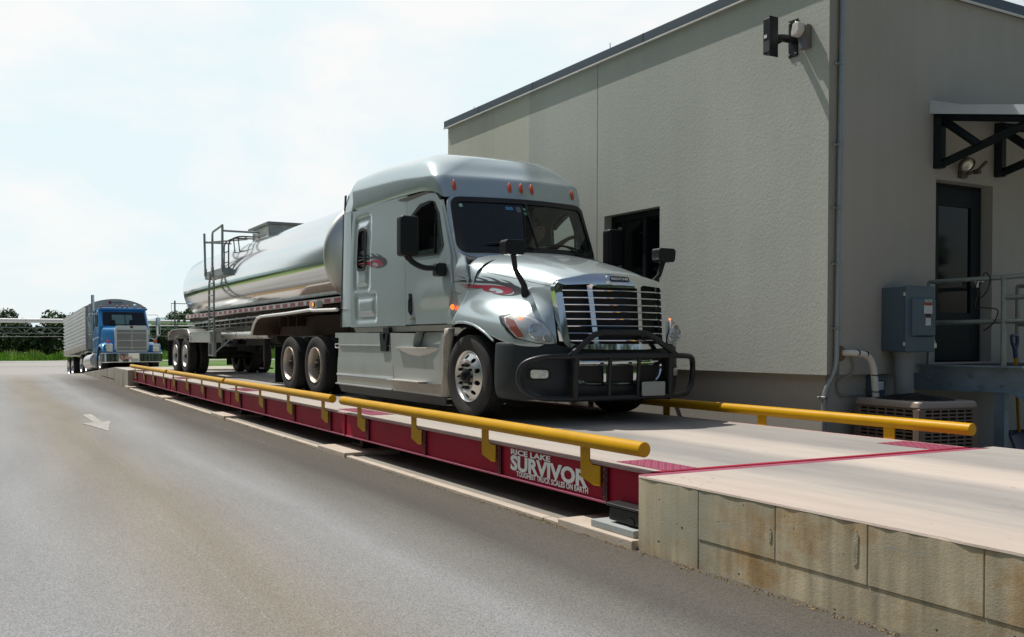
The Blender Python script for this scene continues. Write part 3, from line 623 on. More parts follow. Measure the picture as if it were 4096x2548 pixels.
    MB().panel([(-8.13, 1.12), (-8.055, 1.12), (-7.965, 2.92), (-8.02, 2.92)], lambda u, v, t: T(u, s * (1.13 - t), v), .3, (), .02).build('rubber_edge', BLK, e, smooth=0)
    MB().panel([(-8.02, 2.95), (-7.965, 2.95), (-7.945, 3.22), (-7.99, 3.22)], lambda u, v, t: T(u, s * (1.115 - t), v), .3, (), .02).build('rubber_edge', BLK, e, smooth=0)
for s in (-1, 1):
    b = MB(); b.grid([[T(xf(1.075, z) + .004, s * 1.078, z), T(xf(1.095, z) - .02, s * 1.093, z), T(xf(1.098, z) - .09, s * (hw(-4.9, z) - .014), z), T(xf(1.098, z) - .22, s * (hw(-5, z) - .03), z)] for z in [1.75 + .05 * k for k in range(20)]]); b.build('windscreen_pillar', SIL, truck, smooth=180)
# windscreen frame
WSO = rnd([(-1.0, 2.055), (1.0, 2.055), (.985, 2.685), (-.985, 2.685)], .10)
b = MB().panel(rnd([(-1.10, 1.70), (1.10, 1.70), (1.085, 2.45), (1.03, 2.745), (-1.03, 2.745), (-1.085, 2.45)], [.01, .01, .05, .1, .1, .05]), fr_fn, .05, [WSO], .03).build('windscreen_frame', SIL, truck, smooth=40)
MB().panel(rnd([(-1.055, 2.0), (1.055, 2.0), (1.02, 2.735), (-1.02, 2.735)], .13), lambda v, z, t: fr_fn(v, z, t - .014), .05, [rnd([(-.985, 2.075), (.985, 2.075), (.965, 2.67), (-.965, 2.67)], .09)], .03).build('windscreen_seal', SEAL, truck, smooth=40)
ws = MB().panel(WSO, lambda v, z, t: fr_fn(v, z, t + .004), .07, (), 0).build('windscreen', WSG, truck, smooth=180)
MB().tube([fr_fn(0, z, -.008) for z in (2.06, 2.3, 2.5, 2.70)], .014, 8).build('centre_pillar', SEAL, truck)
for (v0, z0, w_, h_, c) in ((-.90, 2.62, .045, .045, (.35, .55, .45)), (-.26, 2.60, .11, .045, (.06, .22, .42)), (-.13, 2.59, .07, .075, (.10, .14, .14)), (-.035, 2.60, .05, .04, (.16, .26, .24)), (-.03, 2.54, .07, .04, (.08, .22, .16))):
    p = rect(v0 - w_ / 2, z0 - h_ / 2, v0 + w_ / 2, z0 + h_ / 2, .018)
    MB().panel(p, lambda v, z, t: fr_fn(v, z, t - .002), .05, (), .002).build('sticker', mat('sticker_%d' % int(v0 * -1000), c, .5, 0, .3, 90.), ws, smooth=0)
for v0, v1 in ((-.72, -.08), (.12, .78)):
    w = MB(); pth = [fr_fn(v0 + (v1 - v0) * t / 6, 2.115 - .05 * (t / 6) ** 2 + .02 * sin(t / 6 * pi), -.03) for t in range(7)]; w.tube(pth, [.006, .012, .014, .014, .014, .013, .011], 8); w.tube([pth[3], fr_fn(v1 - .0, 1.99, -.05)], .011, 8)
    w.build('wiper', BLK, truck)
# roof: stacked contours from the drip seam to the crown
LV = [  # z at front, then z along x, half width, front x
    (-4.715, 1.105, [(-7.66, 2.925), (-6.15, 2.91), (-5.5, 2.888), (-5.15, 2.872), (-5.06, 2.85), (-4.98, 2.79), (-4.92, 2.735), (-4.7, 2.735)]),
    (-4.765, 1.13, [(-7.66, 3.0), (-6.0, 2.98), (-5.2, 2.95), (-4.75, 2.88)]),
    (-4.815, 1.142, [(-7.66, 3.22), (-6.0, 3.12), (-5.4, 3.055), (-4.8, 3.0)]),
    (-4.845, 1.130, [(-7.66, 3.26), (-6.0, 3.17), (-5.4, 3.09), (-4.8, 3.025)]),
    (-4.93, 1.085, [(-7.66, 3.385), (-6.8, 3.375), (-6.0, 3.30), (-5.4, 3.215), (-4.9, 3.09)]),
    (-5.02, .99, [(-7.66, 3.455), (-6.8, 3.46), (-6.2, 3.41), (-5.6, 3.35), (-5.05, 3.215)]),
    (-5.12, .82, [(-7.66, 3.495), (-6.8, 3.515), (-6.2, 3.47), (-5.6, 3.42), (-5.1, 3.29)]),
    (-5.17, .72, [(-7.66, 3.505), (-6.8, 3.53), (-6.2, 3.495), (-5.6, 3.445), (-5.1, 3.325)]),
    (-5.30, .40, [(-7.66, 3.515), (-6.8, 3.545), (-6.2, 3.51), (-5.6, 3.46), (-5.15, 3.345)]),
    (-5.4, .0, [(-7.66, 3.52), (-6.8, 3.55), (-6.2, 3.515), (-5.6, 3.465), (-5.3, 3.38)])]
rows = []
RCN = [.12, .13, .15, .19, .30, .36, .38, .36, .24, 0]
for (x0, w, zz), rc in zip(LV, RCN):
    zx, zy = [a for a, _ in zz], [c for _, c in zz]; half = [(x, w) for x in (-7.62, -7.3, -6.95, -6.6, -6.2, -5.85, -5.6)]
    f = w - rc; xe = x0 - .165 * f * f; xa = xe - rc
    half.append(((-5.6 + xa) / 2, w))
    for k in range(0, 7):
        a = pi / 2 * k / 6; half.append((xa + rc * sin(a), f + rc * cos(a)))
    for k in range(1, 6): vv = f * (1 - k / 5); half.append((x0 - .165 * vv * vv, vv))
    lp = [(x, -v) for x, v in half] + [(x, v) for x, v in half[-2::-1]]
    rows.append([T(x, v, lerp(zx, zy, x)) for x, v in lp])
roof = MB().grid(rows).build('roof', SIL, truck, smooth=180, sub=2)
MB().panel([(-1.11, 1.13), (1.11, 1.13), (1.12, 3.2), (1.03, 3.38), (.7, 3.48), (-.7, 3.48), (-1.03, 3.38), (-1.12, 3.2)], lambda v, z, t: T(-7.63 - t, v, z), .4, (), .02).build('rear_wall', SIL, truck, smooth=0)
for x in (-6.78,):
    pass
dg = bpy.context.evaluated_depsgraph_get(); dg.update()
def bvh(o):
    dg = bpy.context.evaluated_depsgraph_get(); ob = o.evaluated_get(dg); me = ob.to_mesh(); mw = o.matrix_world if o.parent is None else (o.parent.matrix_world @ o.matrix_local)
    off = base(o.parent); t = BVHTree.FromPolygons([v.co + off for v in me.vertices], [tuple(p.vertices) for p in me.polygons]); ob.to_mesh_clear(); return t
RB = bvh(roof)
for v in (-.92, -.17, 0, .17, .92):
    h = RB.ray_cast(T(-3, v, 2.885), Vector((-1, 0, 0)))
    p = h[0] if h[0] else T(-4.8, v, 2.885); n = h[1] if h[0] else Vector((1, 0, .2))
    up = Vector((-.25, 0, 1)).normalized()
    b = MB(); prof = []
    for k in range(9):
        a = pi * k / 8; prof.append((.024 * sin(a) * (1.0 + .25 * cos(a)) + .0005, -.075 * cos(a)))
    b.lathe(prof, p + n * .006, up, 14); b.build('marker_lamp', AMB, truck)
b = MB(); b.lathe([(0, .085), (.05, .08), (.065, .055), (.06, 0)], T(-6.05, -.25, 3.475), (0, 0, 1), 16); b.build('roof_antenna', BLK, truck)
MB().panel(rnd([(-5.95, -.42), (-5.48, -.60), (-5.42, 0), (-5.48, .60), (-5.95, .42)], .1), lambda u, v, t: T(u, v, 3.30 - t), .3, (), .01)
# interior
b = MB(); b.box2(T(-6.0, -1.08, 1.12), T(-4.5, 1.08, 1.2)); b.box2(T(-6.05, -1.08, 1.2), T(-5.98, 1.08, 2.9)); b.box2(T(-6.0, -1.02, 2.84), T(-4.98, 1.02, 2.87)); b.build('cab_lining', INT, truck)
b = MB(); b.prism(rnd([(-4.95, 1.5), (-4.42, 1.5), (-4.42, 1.90), (-4.62, 2.03), (-4.90, 1.95), (-4.98, 1.8)], .04), lambda u, v, t: T(u, t, v), -1.0, 1.0); b.build('dashboard', mat('dash_grey', (.045, .05, .055), .8), truck)
for v in (-.58, .60):
    b = MB(); b.box(T(-5.45, v, 1.58), (.5, .5, .16)); b.box(T(-5.72, v, 1.98), (.14, .48, .75), rot=Matrix.Rotation(radians(-10), 3, 'Y')); b.box(T(-5.80, v, 2.45), (.1, .28, .2), rot=Matrix.Rotation(radians(-8), 3, 'Y')); b.build('seat', mat('seat_grey', (.035, .035, .038), .9), truck, bevel=.04)
b = MB(); rx = Matrix.Rotation(radians(38), 3, 'Y'); c = T(-4.98, .60, 2.04)
b.tube([c + rx @ Vector((.21 * cos(a * pi / 14), .21 * sin(a * pi / 14), 0)) for a in range(28)], .015, 8, closed=True)
for a in (0, 2.1, 4.2): b.tube([c + rx @ Vector((0, 0, -.03)), c + rx @ Vector((.2 * cos(a), .2 * sin(a), 0))], .012, 6)
b.tube([c + rx @ Vector((0, 0, -.02)), c + rx @ Vector((0, 0, -.4))], .03, 8); b.build('steering_wheel', BLK, truck)

# bonnet cage: rows from the windscreen forward, points from the crest down to the wheel arch
HC = [
 [(-4.40, 0, 2.02), (-4.41, .42, 2.01), (-4.47, .75, 1.965), (-4.42, 1.02, 1.82), (-4.27, 1.085, 1.64), (-4.27, 1.10, 1.50), (-4.36, 1.15, 1.34), (-4.42, 1.195, 1.23), (-4.50, 1.205, 1.105)],
 [(-4.30, 0, 2.01), (-4.30, .42, 2.0), (-4.33, .74, 1.95), (-4.30, 1.0, 1.80), (-4.23, 1.07, 1.63), (-4.23, 1.09, 1.50), (-4.32, 1.145, 1.34), (-4.38, 1.195, 1.23), (-4.44, 1.21, 1.11)],
 [(-4.0, 0, 1.95), (-4.0, .405, 1.94), (-4.0, .71, 1.885), (-4.0, .93, 1.72), (-4.0, .975, 1.55), (-4.02, 1.04, 1.42), (-4.05, 1.13, 1.32), (-4.08, 1.20, 1.21), (-4.12, 1.215, 1.12)],
 [(-3.7, 0, 1.875), (-3.7, .40, 1.865), (-3.7, .67, 1.805), (-3.7, .855, 1.64), (-3.7, .89, 1.48), (-3.71, .99, 1.35), (-3.72, 1.12, 1.255), (-3.74, 1.20, 1.15), (-3.78, 1.215, 1.03)],
 [(-3.4, 0, 1.80), (-3.4, .395, 1.79), (-3.4, .64, 1.735), (-3.4, .80, 1.575), (-3.4, .835, 1.42), (-3.4, .94, 1.295), (-3.41, 1.08, 1.21), (-3.45, 1.18, 1.10), (-3.56, 1.205, .935)],
 [(-3.17, 0, 1.735), (-3.17, .39, 1.715), (-3.18, .625, 1.655), (-3.19, .765, 1.525), (-3.20, .785, 1.37), (-3.19, .875, 1.25), (-3.16, 1.01, 1.17), (-3.19, 1.13, 1.05), (-3.27, 1.17, .86)],
 [(-3.00, 0, 1.685), (-3.02, .385, 1.66), (-3.06, .61, 1.605), (-3.105, .742, 1.48), (-3.105, .755, 1.32), (-3.075, .805, 1.18), (-3.04, .89, 1.07), (-3.04, .99, .96), (-3.07, 1.05, .84)],
 [(-2.965, 0, 1.655), (-2.99, .385, 1.635), (-3.04, .61, 1.585), (-3.09, .742, 1.46), (-3.085, .745, 1.31), (-3.05, .745, 1.15), (-3.015, .745, 1.02), (-3.0, .745, .93), (-2.985, .745, .835)]]
CPF = [(0, 2.02), (.42, 2.01), (.75, 1.972), (.95, 1.90), (1.06, 1.80), (1.10, 1.66), (1.105, 1.5)]; CPF = [(-v, z) for v, z in CPF[::-1]] + CPF[1:]
b = MB(); b.grid([[T(x, v * k, z + dz) for v, z in CPF] for x, dz, k in ((-4.86, .03, 1.0), (-4.6, .012, 1.0), (-4.42, -.006, .995), (-4.30, -.03, .985), (-4.2, -.06, .97))]); b.build('cowl_top', SIL, truck, smooth=180, sub=1)
HC = [[r[0], (r[1][0], r[1][1], r[1][2] + .006), (r[1][0], r[1][1] + .035, r[1][2] - .016)] + r[2:] for r in HC]
rows = []
for r in HC:
    L_ = [T(x, -v, z) for x, v, z in r[::-1]]; rows.append(L_ + [T(x, v, z) for x, v, z in r[1:]])
hood = MB().grid(rows).build('bonnet', SIL, truck, smooth=180, sub=3, solid=.015)
HB = bvh(hood)
def on_hood(p, d): 
    h = HB.ray_cast(Vector(p), Vector(d).normalized()); return (h[0], h[1]) if h[0] else (None, None)
# dark engine bay and wheel wells
b = MB(); b.box2(T(-4.9, -.66, .45), T(-3.2, .66, 1.5)); b.box2(T(-3.2, -.66, .45), T(-3.06, .66, 1.40)); b.build('engine_bay', UNDER, truck)
for s in (-1, 1):
    b = MB(); b.grid([[T(-4.14 + .56 * cos(radians(a)), s * v, .48 + .60 * sin(radians(a))) for v in (.66, 1.13)] for a in range(-10, 191, 12)]); b.build('wheel_well', mat('well_black', (.01, .01, .01), .9), truck, smooth=180)
for s in (-1, 1):
    P = [(-4.47, 1.19, 1.115), (-4.30, 1.215, 1.135), (-4.12, 1.222, 1.125), (-3.95, 1.222, 1.09), (-3.78, 1.218, 1.025), (-3.66, 1.212, .965), (-3.57, 1.205, .91)]
    MB().tube(curve_pts([T(x, s * (v - .012), z) for x, v, z in P], 4), .015, 10).build('arch_flare', SIL, truck)
# seam where bonnet and fender meet, and vents at its rear end
for s in (-1, 1):
    pts = [(-4.10, 1.725), (-4.0, 1.70), (-3.7, 1.632), (-3.4, 1.565), (-3.2, 1.522), (-3.10, 1.50)]; P = []
    for x, z in pts:
        h, n = on_hood(T(x, s * 3, z), (0, -s, 0))
        if h: P.append(h + n * -.002 * (1 if n.y * s > 0 else -1))
    if len(P) > 2: MB().tube(curve_pts(P, 6), .0045, 6).build('bonnet_seam', SEAL, hood)

# flame decals: bands swept along a spine with a width, cast on to the panel they sit on
def decal(strokes, org, k, caster, m, parent, name, off=.003):
    b = MB()
    for st in strokes:
        P = curve_pts([(x, z, 0) for x, z, w in st], 8); W = []
        for i in range(len(st) - 1):
            for q in range(8): W.append(st[i][2] + (st[i + 1][2] - st[i][2]) * q / 8)
        W.append(st[-1][2]); rr = []
        for i, p in enumerate(P):
            t = (P[min(i + 1, len(P) - 1)] - P[max(i - 1, 0)]).normalized(); n = Vector((-t.y, t.x, 0)); row = []
            for sg in (-1, 0, 1):
                c = p + n * W[i] * sg; q = caster(org[0] + c.x * k[0], org[1] + c.y * k[1] + (k[2] * c.x if len(k) > 2 else 0), off); 
                if q is None: break
                row.append(q)
            if len(row) == 3: rr.append(row)
        if len(rr) > 1: b.grid(rr)
    return b.build(name, m, parent, smooth=180)
# strokes in a 0..1 x 0..1 box: (x, z, half width)
FLB = [[(-.02, .60, .0), (.12, .60, .02), (.30, .66, .045), (.55, .68, .06), (.76, .62, .075), (.92, .42, .085), (.985, .18, .05), (.93, .02, .03), (.80, -.02, .022), (.64, .08, .0)],
       [(.06, .70, .0), (.22, .68, .025), (.42, .66, .05), (.62, .64, .03)], [(.10, .92, 0), (.24, .86, .02), (.40, .74, .03)], [(.28, .98, .0), (.40, .92, .02), (.54, .76, .03)], [(.44, 1.0, 0), (.58, .92, .02), (.70, .72, .03)], [(.70, .88, 0), (.82, .74, .02), (.9, .55, .02)], [(.985, .18, .03), (1.04, .10, .01), (1.08, .10, 0)]]
FLR = [[(.16, .44, .0), (.30, .42, .04), (.50, .42, .055), (.66, .44, .06), (.80, .36, .075), (.855, .18, .06), (.80, .06, .035), (.70, .05, .02), (.66, .08, 0)],
       [(.24, .28, 0), (.36, .28, .03), (.50, .34, .04), (.60, .40, .03)], [(.60, .40, .04), (.56, .28, .04), (.60, .16, .035), (.68, .14, .02), (.70, .19, 0)]]
for s in (-1, 1):
    def hc(x, z, off):
        h, n = on_hood(T(x, s * 3, z), (0, -s, 0))
        if h is None or x < -4.29: return T(x, s * (hw(x, z) - .012 + off), z) if -4.66 < x < -4.26 else None
        if abs(h.y - YC) < lerp([-4.3, -3.4], [1.05, .82], x) - .10: return None
        return Vector((h.x, h.y + s * off, h.z))
    decal(FLB, (-4.64, 1.53), (1.10, .20, -.11), hc, DBLK, hood, 'flame_decal'); decal(FLR, (-4.64, 1.53), (1.10, .20, -.11), hc, RED, hood, 'flame_decal', .0045)
    sc = lambda x, z, off: side_fn(s, off)(x, z, 0)
    decal(FLB, (-7.55, 1.975), (1.16, .235), sc, DBLK, truck, 'flame_decal'); decal(FLR, (-7.55, 1.975), (1.16, .235), sc, RED, truck, 'flame_decal', .0045)

# grille
gx = lambda v, z: -2.945 + (1.58 - z) * .12 - .21 * v * v - 2.6 * max(0, z - 1.525) ** 2
g_fn = lambda v, z, t: T(gx(v, z) - t, v, z)
go = rnd([(-.775, 1.50), (-.72, 1.575), (-.40, 1.635), (0, 1.655), (.40, 1.635), (.72, 1.575), (.775, 1.50), (.715, .90), (.66, .83), (.3, .815), (-.3, .815), (-.66, .83), (-.715, .90)], [.04, .06, .1, .1, .1, .06, .04, .04, .08, .1, .1, .08, .04])
gi = rnd([(-.695, 1.515), (-.36, 1.53), (-.30, 1.495), (.30, 1.495), (.36, 1.53), (.695, 1.515), (.645, .875), (-.645, .875)], [.05, .03, .02, .02, .03, .05, .06, .06])
gr = MB().panel(go, lambda v, z, t: g_fn(v, z, t - .03 - .012 * sst(1.45, 1.55, z)), .04, [gi], .07).build('grille_surround', CHR, truck, smooth=40)
MB().panel([(-.71, 1.53), (.71, 1.53), (.66, .86), (-.66, .86)], lambda v, z, t: g_fn(v, z, t + .075), .12, (), .01).build('radiator_screen', mat('radiator_black', (.006, .007, .009), .7, 0, .3, 40.), truck, smooth=0)
for z in (1.462, 1.383, 1.306, 1.229, 1.150, 1.072, .992, .914):
    w = lerp([.87, 1.52], [.655, .70], z); MB().tube([g_fn(w * (k / 8 - 1), z, .0) for k in range(17)], .0085, 8).build('grille_bar', CHR, gr)
for s in (-1, 1):
    MB().panel([(s * .345 - .03, 1.52), (s * .345 + .03, 1.52), (s * .31 + .03, .87), (s * .31 - .03, .87)], lambda v, z, t: g_fn(v, z, t + .012), .1, (), .02).build('grille_strip', CHR, gr, smooth=30)
bd = MB().panel(rect(-.165, 1.545, .165, 1.635, .045), lambda v, z, t: g_fn(v, z, t - .068), .03, (), .04).build('badge', CHR, gr, smooth=30)
MB().panel(rect(-.135, 1.562, .135, 1.62, .028), lambda v, z, t: g_fn(v, z, t - .0715), .03, (), .006).build('badge_field', BLK, bd, smooth=0)
text_mesh('FREIGHTLINER', .026, lambda u, v, t: g_fn(-.12 + u, 1.579 + v, -.073), WHITE, bd, 'badge_lettering', .02, w=.24)

# headlamps
def lampx(s):
    def f(v, z, t):
        h = HB.ray_cast(T(-1.5, v, z), Vector((-1, 0, 0)))
        x = h[0].x if h[0] and h[0].x > -3.7 else -3.05 - max(0, abs(v) - .95) * 1.6
        return T(x, v, z), (h[1] if h[0] else Vector((1, s * .6, 0)))
    return f
HL = [(1.125, .935), (1.15, 1.02), (1.15, 1.10), (1.125, 1.175), (1.05, 1.205), (.965, 1.165), (.885, 1.095), (.80, .96), (.775, .875), (.86, .872), (.98, .885)]
for s in (-1, 1):
    lf = lampx(s); rr = [(s * v, z) for v, z in HL]
    cen = (s * .95, 1.0)
    def mk(scale, off, dv=0):
        P = rnd([(cen[0] + (u - cen[0]) * scale, cen[1] + (v - cen[1]) * scale) for u, v in rr], .03)
        if s < 0: pass
        return P, lambda u, v, t: (lambda pn: pn[0] + (pn[1] if pn[1].x > 0 else -pn[1]) * (off - t))(lf(u, v, 0))
    P, f = mk(1.045, .008); o = MB().panel(P, f, .04, (), .012).build('headlamp', BLK, truck, smooth=40)
    P, f = mk(.97, .014); MB().panel(P, f, .04, (), .01).build('reflector_bowl', mat('bowl_silver', (.78, .80, .80), .22, .35, .1, 9.), o, smooth=60)
    for (v0, z0, r) in ((.985, 1.015, .075), (.875, .955, .052)):
        p, n = lf(s * v0, z0, 0); n = n if n.x > 0 else -n; n = (n + Vector((1.2, 0, 0))).normalized()
        b = MB(); c = p + n * .004
        b.lathe([(r * 1.12, .0), (r * 1.12, .022), (r, .026), (r * .97, .012), (r * .8, -.01), (r * .35, -.03 + .03), (0, .006)], c, n, 28); b.build('lamp_ring', CHR, o, smooth=50)
        b = MB(); b.lathe([(0, .03), (r * .22, .028), (r * .26, .0)], c, n, 14); b.build('bulb_cap', POL, o)
    p0 = [(1.115, .945), (1.14, 1.03), (1.14, 1.10), (1.115, 1.16), (1.095, 1.13), (1.10, 1.05), (1.075, .95)]
    P = rnd([(s * v, z) for v, z in p0], .012); f = mk(1, .019)[1]; MB().panel(P, f, .03, (), .006).build('turn_reflector', mat('amber_red', (.58, .14, .10), .25, 0, .1), o, smooth=40)
    p, n = lf(s * 1.05, 1.15, 0); n = n if n.x > 0 else -n
    MB().lathe([(0, .012), (.012, .010), (.017, 0)], p + n * .018, n, 12).build('turn_bulb', mat('turn_lit', (1., .13, .02), .3, emis=5.), o)
    P, f = mk(.985, .034); MB().panel(P, f, .035, (), 0).build('lens', CLEAR, o, smooth=180)

# bumper
BC = [(-3.53, 1.205), (-3.42, 1.205), (-3.30, 1.18), (-3.17, 1.10), (-3.055, .97), (-2.975, .80), (-2.93, .60), (-2.915, .3), (-2.905, 0)]
BZ = [(.90, -.03), (.885, -.004), (.80, .0), (.62, .012), (.43, .012), (.37, .0), (.30, -.02), (.262, -.06)]
BC = [(x, -v) for x, v in BC] + [(x, v) for x, v in BC[-2::-1]]
rows = []
for z, o in BZ:
    r = []
    for x, v in BC:
        dz = -.075 * sst(.95, .5, abs(v)) * sst(.6, .9, z); n = Vector((1, 0)) if abs(v) < .5 else Vector((cos(min(1, (abs(v) - .5) / .7) * 1.35), sin(min(1, (abs(v) - .5) / .7) * 1.35)))
        r.append(T(x + n.x * o, v + (1 if v > 0 else -1) * n.y * o if v else 0, z + dz))
    rows.append(r)
bump = MB().grid(rows).build('bumper', BUMP, truck, smooth=180, sub=2, solid=.02)
BB = bvh(bump)
def bx(v, z, t, off=.0):
    h = BB.ray_cast(T(-1.5, v, z), Vector((-1, 0, 0))); x = h[0].x if h[0] else -2.9
    return T(x + off - t, v, z)
MB().panel(rnd([(-.60, .655), (.60, .655), (.57, .49), (.47, .455), (-.47, .455), (-.57, .49)], .05), lambda v, z, t: bx(v, z, t, .006), .06, (), .012).build('lower_grille', mat('lower_grille_black', (.006, .006, .008), .6), bump, smooth=0)
ring = bend([tuple(bx(v, z, 0, .012)) for v, z in [(0, .668), (.42, .668), (.62, .668), (.605, .54), (.545, .465), (.42, .445), (0, .44), (-.42, .445), (-.545, .465), (-.605, .54), (-.62, .668), (-.42, .668)]], .05)
MB().tube(ring, .024, 10, closed=True).build('chrome_ring', CHR, bump)
for v in (-.22, .22): MB().panel(rect(v - .03, .45, v + .03, .665), lambda a, z, t: bx(a, z, t, .02), .06, (), .014).build('chrome_strip', CHR, bump, smooth=30)
MB().panel(rect(-.60, .64, .60, .70, .02), lambda a, z, t: bx(a, z, t, .016), .06, (), .012).build('chrome_strip', CHR, bump, smooth=30)
for s in (-1, 1):
    c = s * .955
    f_ = MB().panel(rnd([(c - .105, .485), (c + .105, .495), (c + .105, .61), (c - .105, .62)], .045), lambda v, z, t: bx(v, z, t, .010), .03, (), .02).build('fog_lamp', BLK, bump, smooth=40)
    MB().panel(rnd([(c - .078, .505), (c + .075, .51), (c + .08, .595), (c - .08, .60)], .03), lambda v, z, t: bx(v, z, t, .016), .02, (), .008).build('lens', mat('fog_chrome', (.70, .72, .72), .2, .5, .3, 30.), f_, smooth=40)
# bull bar
BAR = mat('bar_black', (.014, .016, .019), .42, 0, .1, 12., .12, 120., spec=.45)
bar = MB()
up_ = [T(-2.82, v, .745) for v in (.0, .5, .80)]; lo_ = [T(-2.83, v, .295) for v in (.62, .3, .0)]
for s in (-1, 1):
    P = [T(-2.80, 0, .745), T(-2.80, s * .78, .745), T(-2.90, s * 1.06, .735), T(-3.03, s * 1.215, .66), T(-3.05, s * 1.225, .42), T(-2.96, s * 1.05, .30), T(-2.82, s * .72, .29), T(-2.82, 0, .29)]
    bar.tube(bend(P, .13, 6), .031, 14)
bar.tube(bend([T(-2.80, -.745, .745), T(-2.84, -.36, 1.0), T(-2.84, .36, 1.0), T(-2.80, .745, .745)], .12, 6), .032, 14)
for v, r in ((-.655, .034), (-.20, .022), (.20, .022), (.655, .034)): bar.tube([T(-2.80, v, .745), T(-2.815, v, .5), T(-2.82, v, .29)], r, 12)
for s in (-1, 1):
    bar.box(T(-2.87, s * .655, .5), (.13, .012, .5)); bar.box(T(-2.95, s * .655, .62), (.12, .06, .12))
bar.build('bull_bar', BAR, truck, smooth=50)
q = MB(); q.panel(rect(.21, .305, .54, .46, .02), lambda v, z, t: T(-2.765 - t, v, z), .2, (), .004); q.build('number_plate', mat('blank_plate', (.36, .40, .38), .5, .2, .05), truck, smooth=0)
# mirrors on the bonnet and on the doors
for s in (-1, 1):
    h, n = on_hood(T(-3.45, s * 3, 1.435), (0, -s, 0)); h = h if h else T(-3.45, s * .83, 1.435)
    m_ = MB().prism(rnd([(-.125, -.075), (.12, -.08), (.135, .06), (.10, .085), (-.11, .085), (-.13, .06)], .045), lambda u, v, t: T(-3.36 + t, s * 1.08 + u, 1.935 + v), -.07, .06).build('bonnet_mirror', BLK, truck, bevel=.03, seg=4)
    MB().tube([h, h + Vector((.02, s * .03, .10)), T(-3.385, s * 1.03, 1.70), T(-3.365, s * 1.07, 1.86)], [.046, .034, .028, .032], 12).build('mirror_arm', BLK, m_)
    MB().lathe([(0, .03), (.035, .03), (.055, .012), (.06, 0)], h - Vector((0, s * .004, 0)), (0.1, s, .1), 18).build('mirror_foot', BLK, m_)
    m_ = MB().prism(rnd([(-.125, -.25), (.125, -.25), (.125, .25), (-.125, .25)], .05), lambda u, v, t: T(-4.86 + t, s * 1.60 + u, 2.205 + v), -.09, .07).build('door_mirror', BLK, truck, bevel=.035, seg=4)
    MB().panel(rect(-.10, -.22, .10, .22, .03), lambda u, v, t: T(-4.956 + t, s * 1.60 + u, 2.205 + v), .2, (), .004).build('mirror_glass', CHR, m_, smooth=0)
    MB().tube(bend([T(-4.86, s * 1.62, 1.98), T(-4.85, s * 1.56, 1.89), T(-4.80, s * 1.42, 1.81), T(-4.78, s * 1.22, 1.82)], .08), [.045] * 2 + [.036] * 12, 12).build('mirror_arm', BLK, m_)
    MB().box(T(-4.80, s * 1.19, 1.80), (.15, .14, .17)).build('mirror_bracket', BLK, m_, bevel=.03, seg=3)

# wheels
def tyre(b, c, s, R=.492, w=.27, ri=.295, n=56, tread=True):
    h = w / 2
    prof = [(ri, -h * .70), (ri + .02, -h * .86), (ri + .08, -h * .97), (R - .075, -h * .99), (R - .03, -h * .92), (R - .006, -h * .80)]
    gro = [-.62, -.32, 0., .32, .62]
    for g in gro: prof += [(R, (g - .06) * h), (R - .014, (g - .05) * h), (R - .014, (g + .05) * h), (R, (g + .06) * h)]
    prof += [(R - .006, h * .80), (R - .03, h * .92), (R - .075, h * .99), (ri + .08, h * .97), (ri + .02, h * .86), (ri, h * .70)]
    b.lathe(prof, c, (0, s, 0), n)
def lugs(o, c, s, rr, y, n=10, m=BLK, l=.05, a0=0.):
    for k in range(n):
        a = 2 * pi * k / n + a0; p = Vector(c) + Vector((rr * cos(a), s * y, rr * sin(a))); MB().lathe([(.019, 0), (.019, l * .6), (.014, l * .8), (.006, l), (0, l)], p, (0, s, 0), 10).build('lug_nut', m, o)
def front_wheel(c, s, parent):
    b = MB(); tyre(b, c, s, w=.30); w = b.build('wheel', RUB, parent, smooth=30)
    def f(u, v, t):
        r = hypot(u, v); y = lerp([0, .10, .135, .150, .19, .215, .25, .285, .31], [.05, .05, .05, .055, .075, .055, .022, .0, .012], r)
        return Vector(c) + Vector((u, s * (.10 + y - t), v))
    cir = lambda r, n: [(r * cos(2 * pi * k / n), r * sin(2 * pi * k / n)) for k in range(n)]
    holes = [[(.228 * cos(2 * pi * (k + .5) / 10) + .029 * cos(2 * pi * j / 14), .228 * sin(2 * pi * (k + .5) / 10) + .029 * sin(2 * pi * j / 14)) for j in range(14)] for k in range(10)] + [cir(.088, 24)]
    MB().panel(cir(.285, 60), f, .022, holes, .02).build('rim', POL, w, smooth=50)
    MB().lathe([(.272, .09), (.285, .115), (.302, .128), (.31, .118), (.302, .09)], c, (0, s, 0), 56).build('rim_flange', POL, w)
    MB().lathe([(.28, .02), (0, .02)], c, (0, s, 0), 30).build('brake_drum', UNDER, w)
    MB().lathe([(.086, .10), (.086, .165), (.07, .18), (.05, .185), (.045, .215), (.03, .222), (0, .222)], c, (0, s, 0), 24).build('hub', BLK, w)
    lugs(w, c, s, .135, .15)
    return w
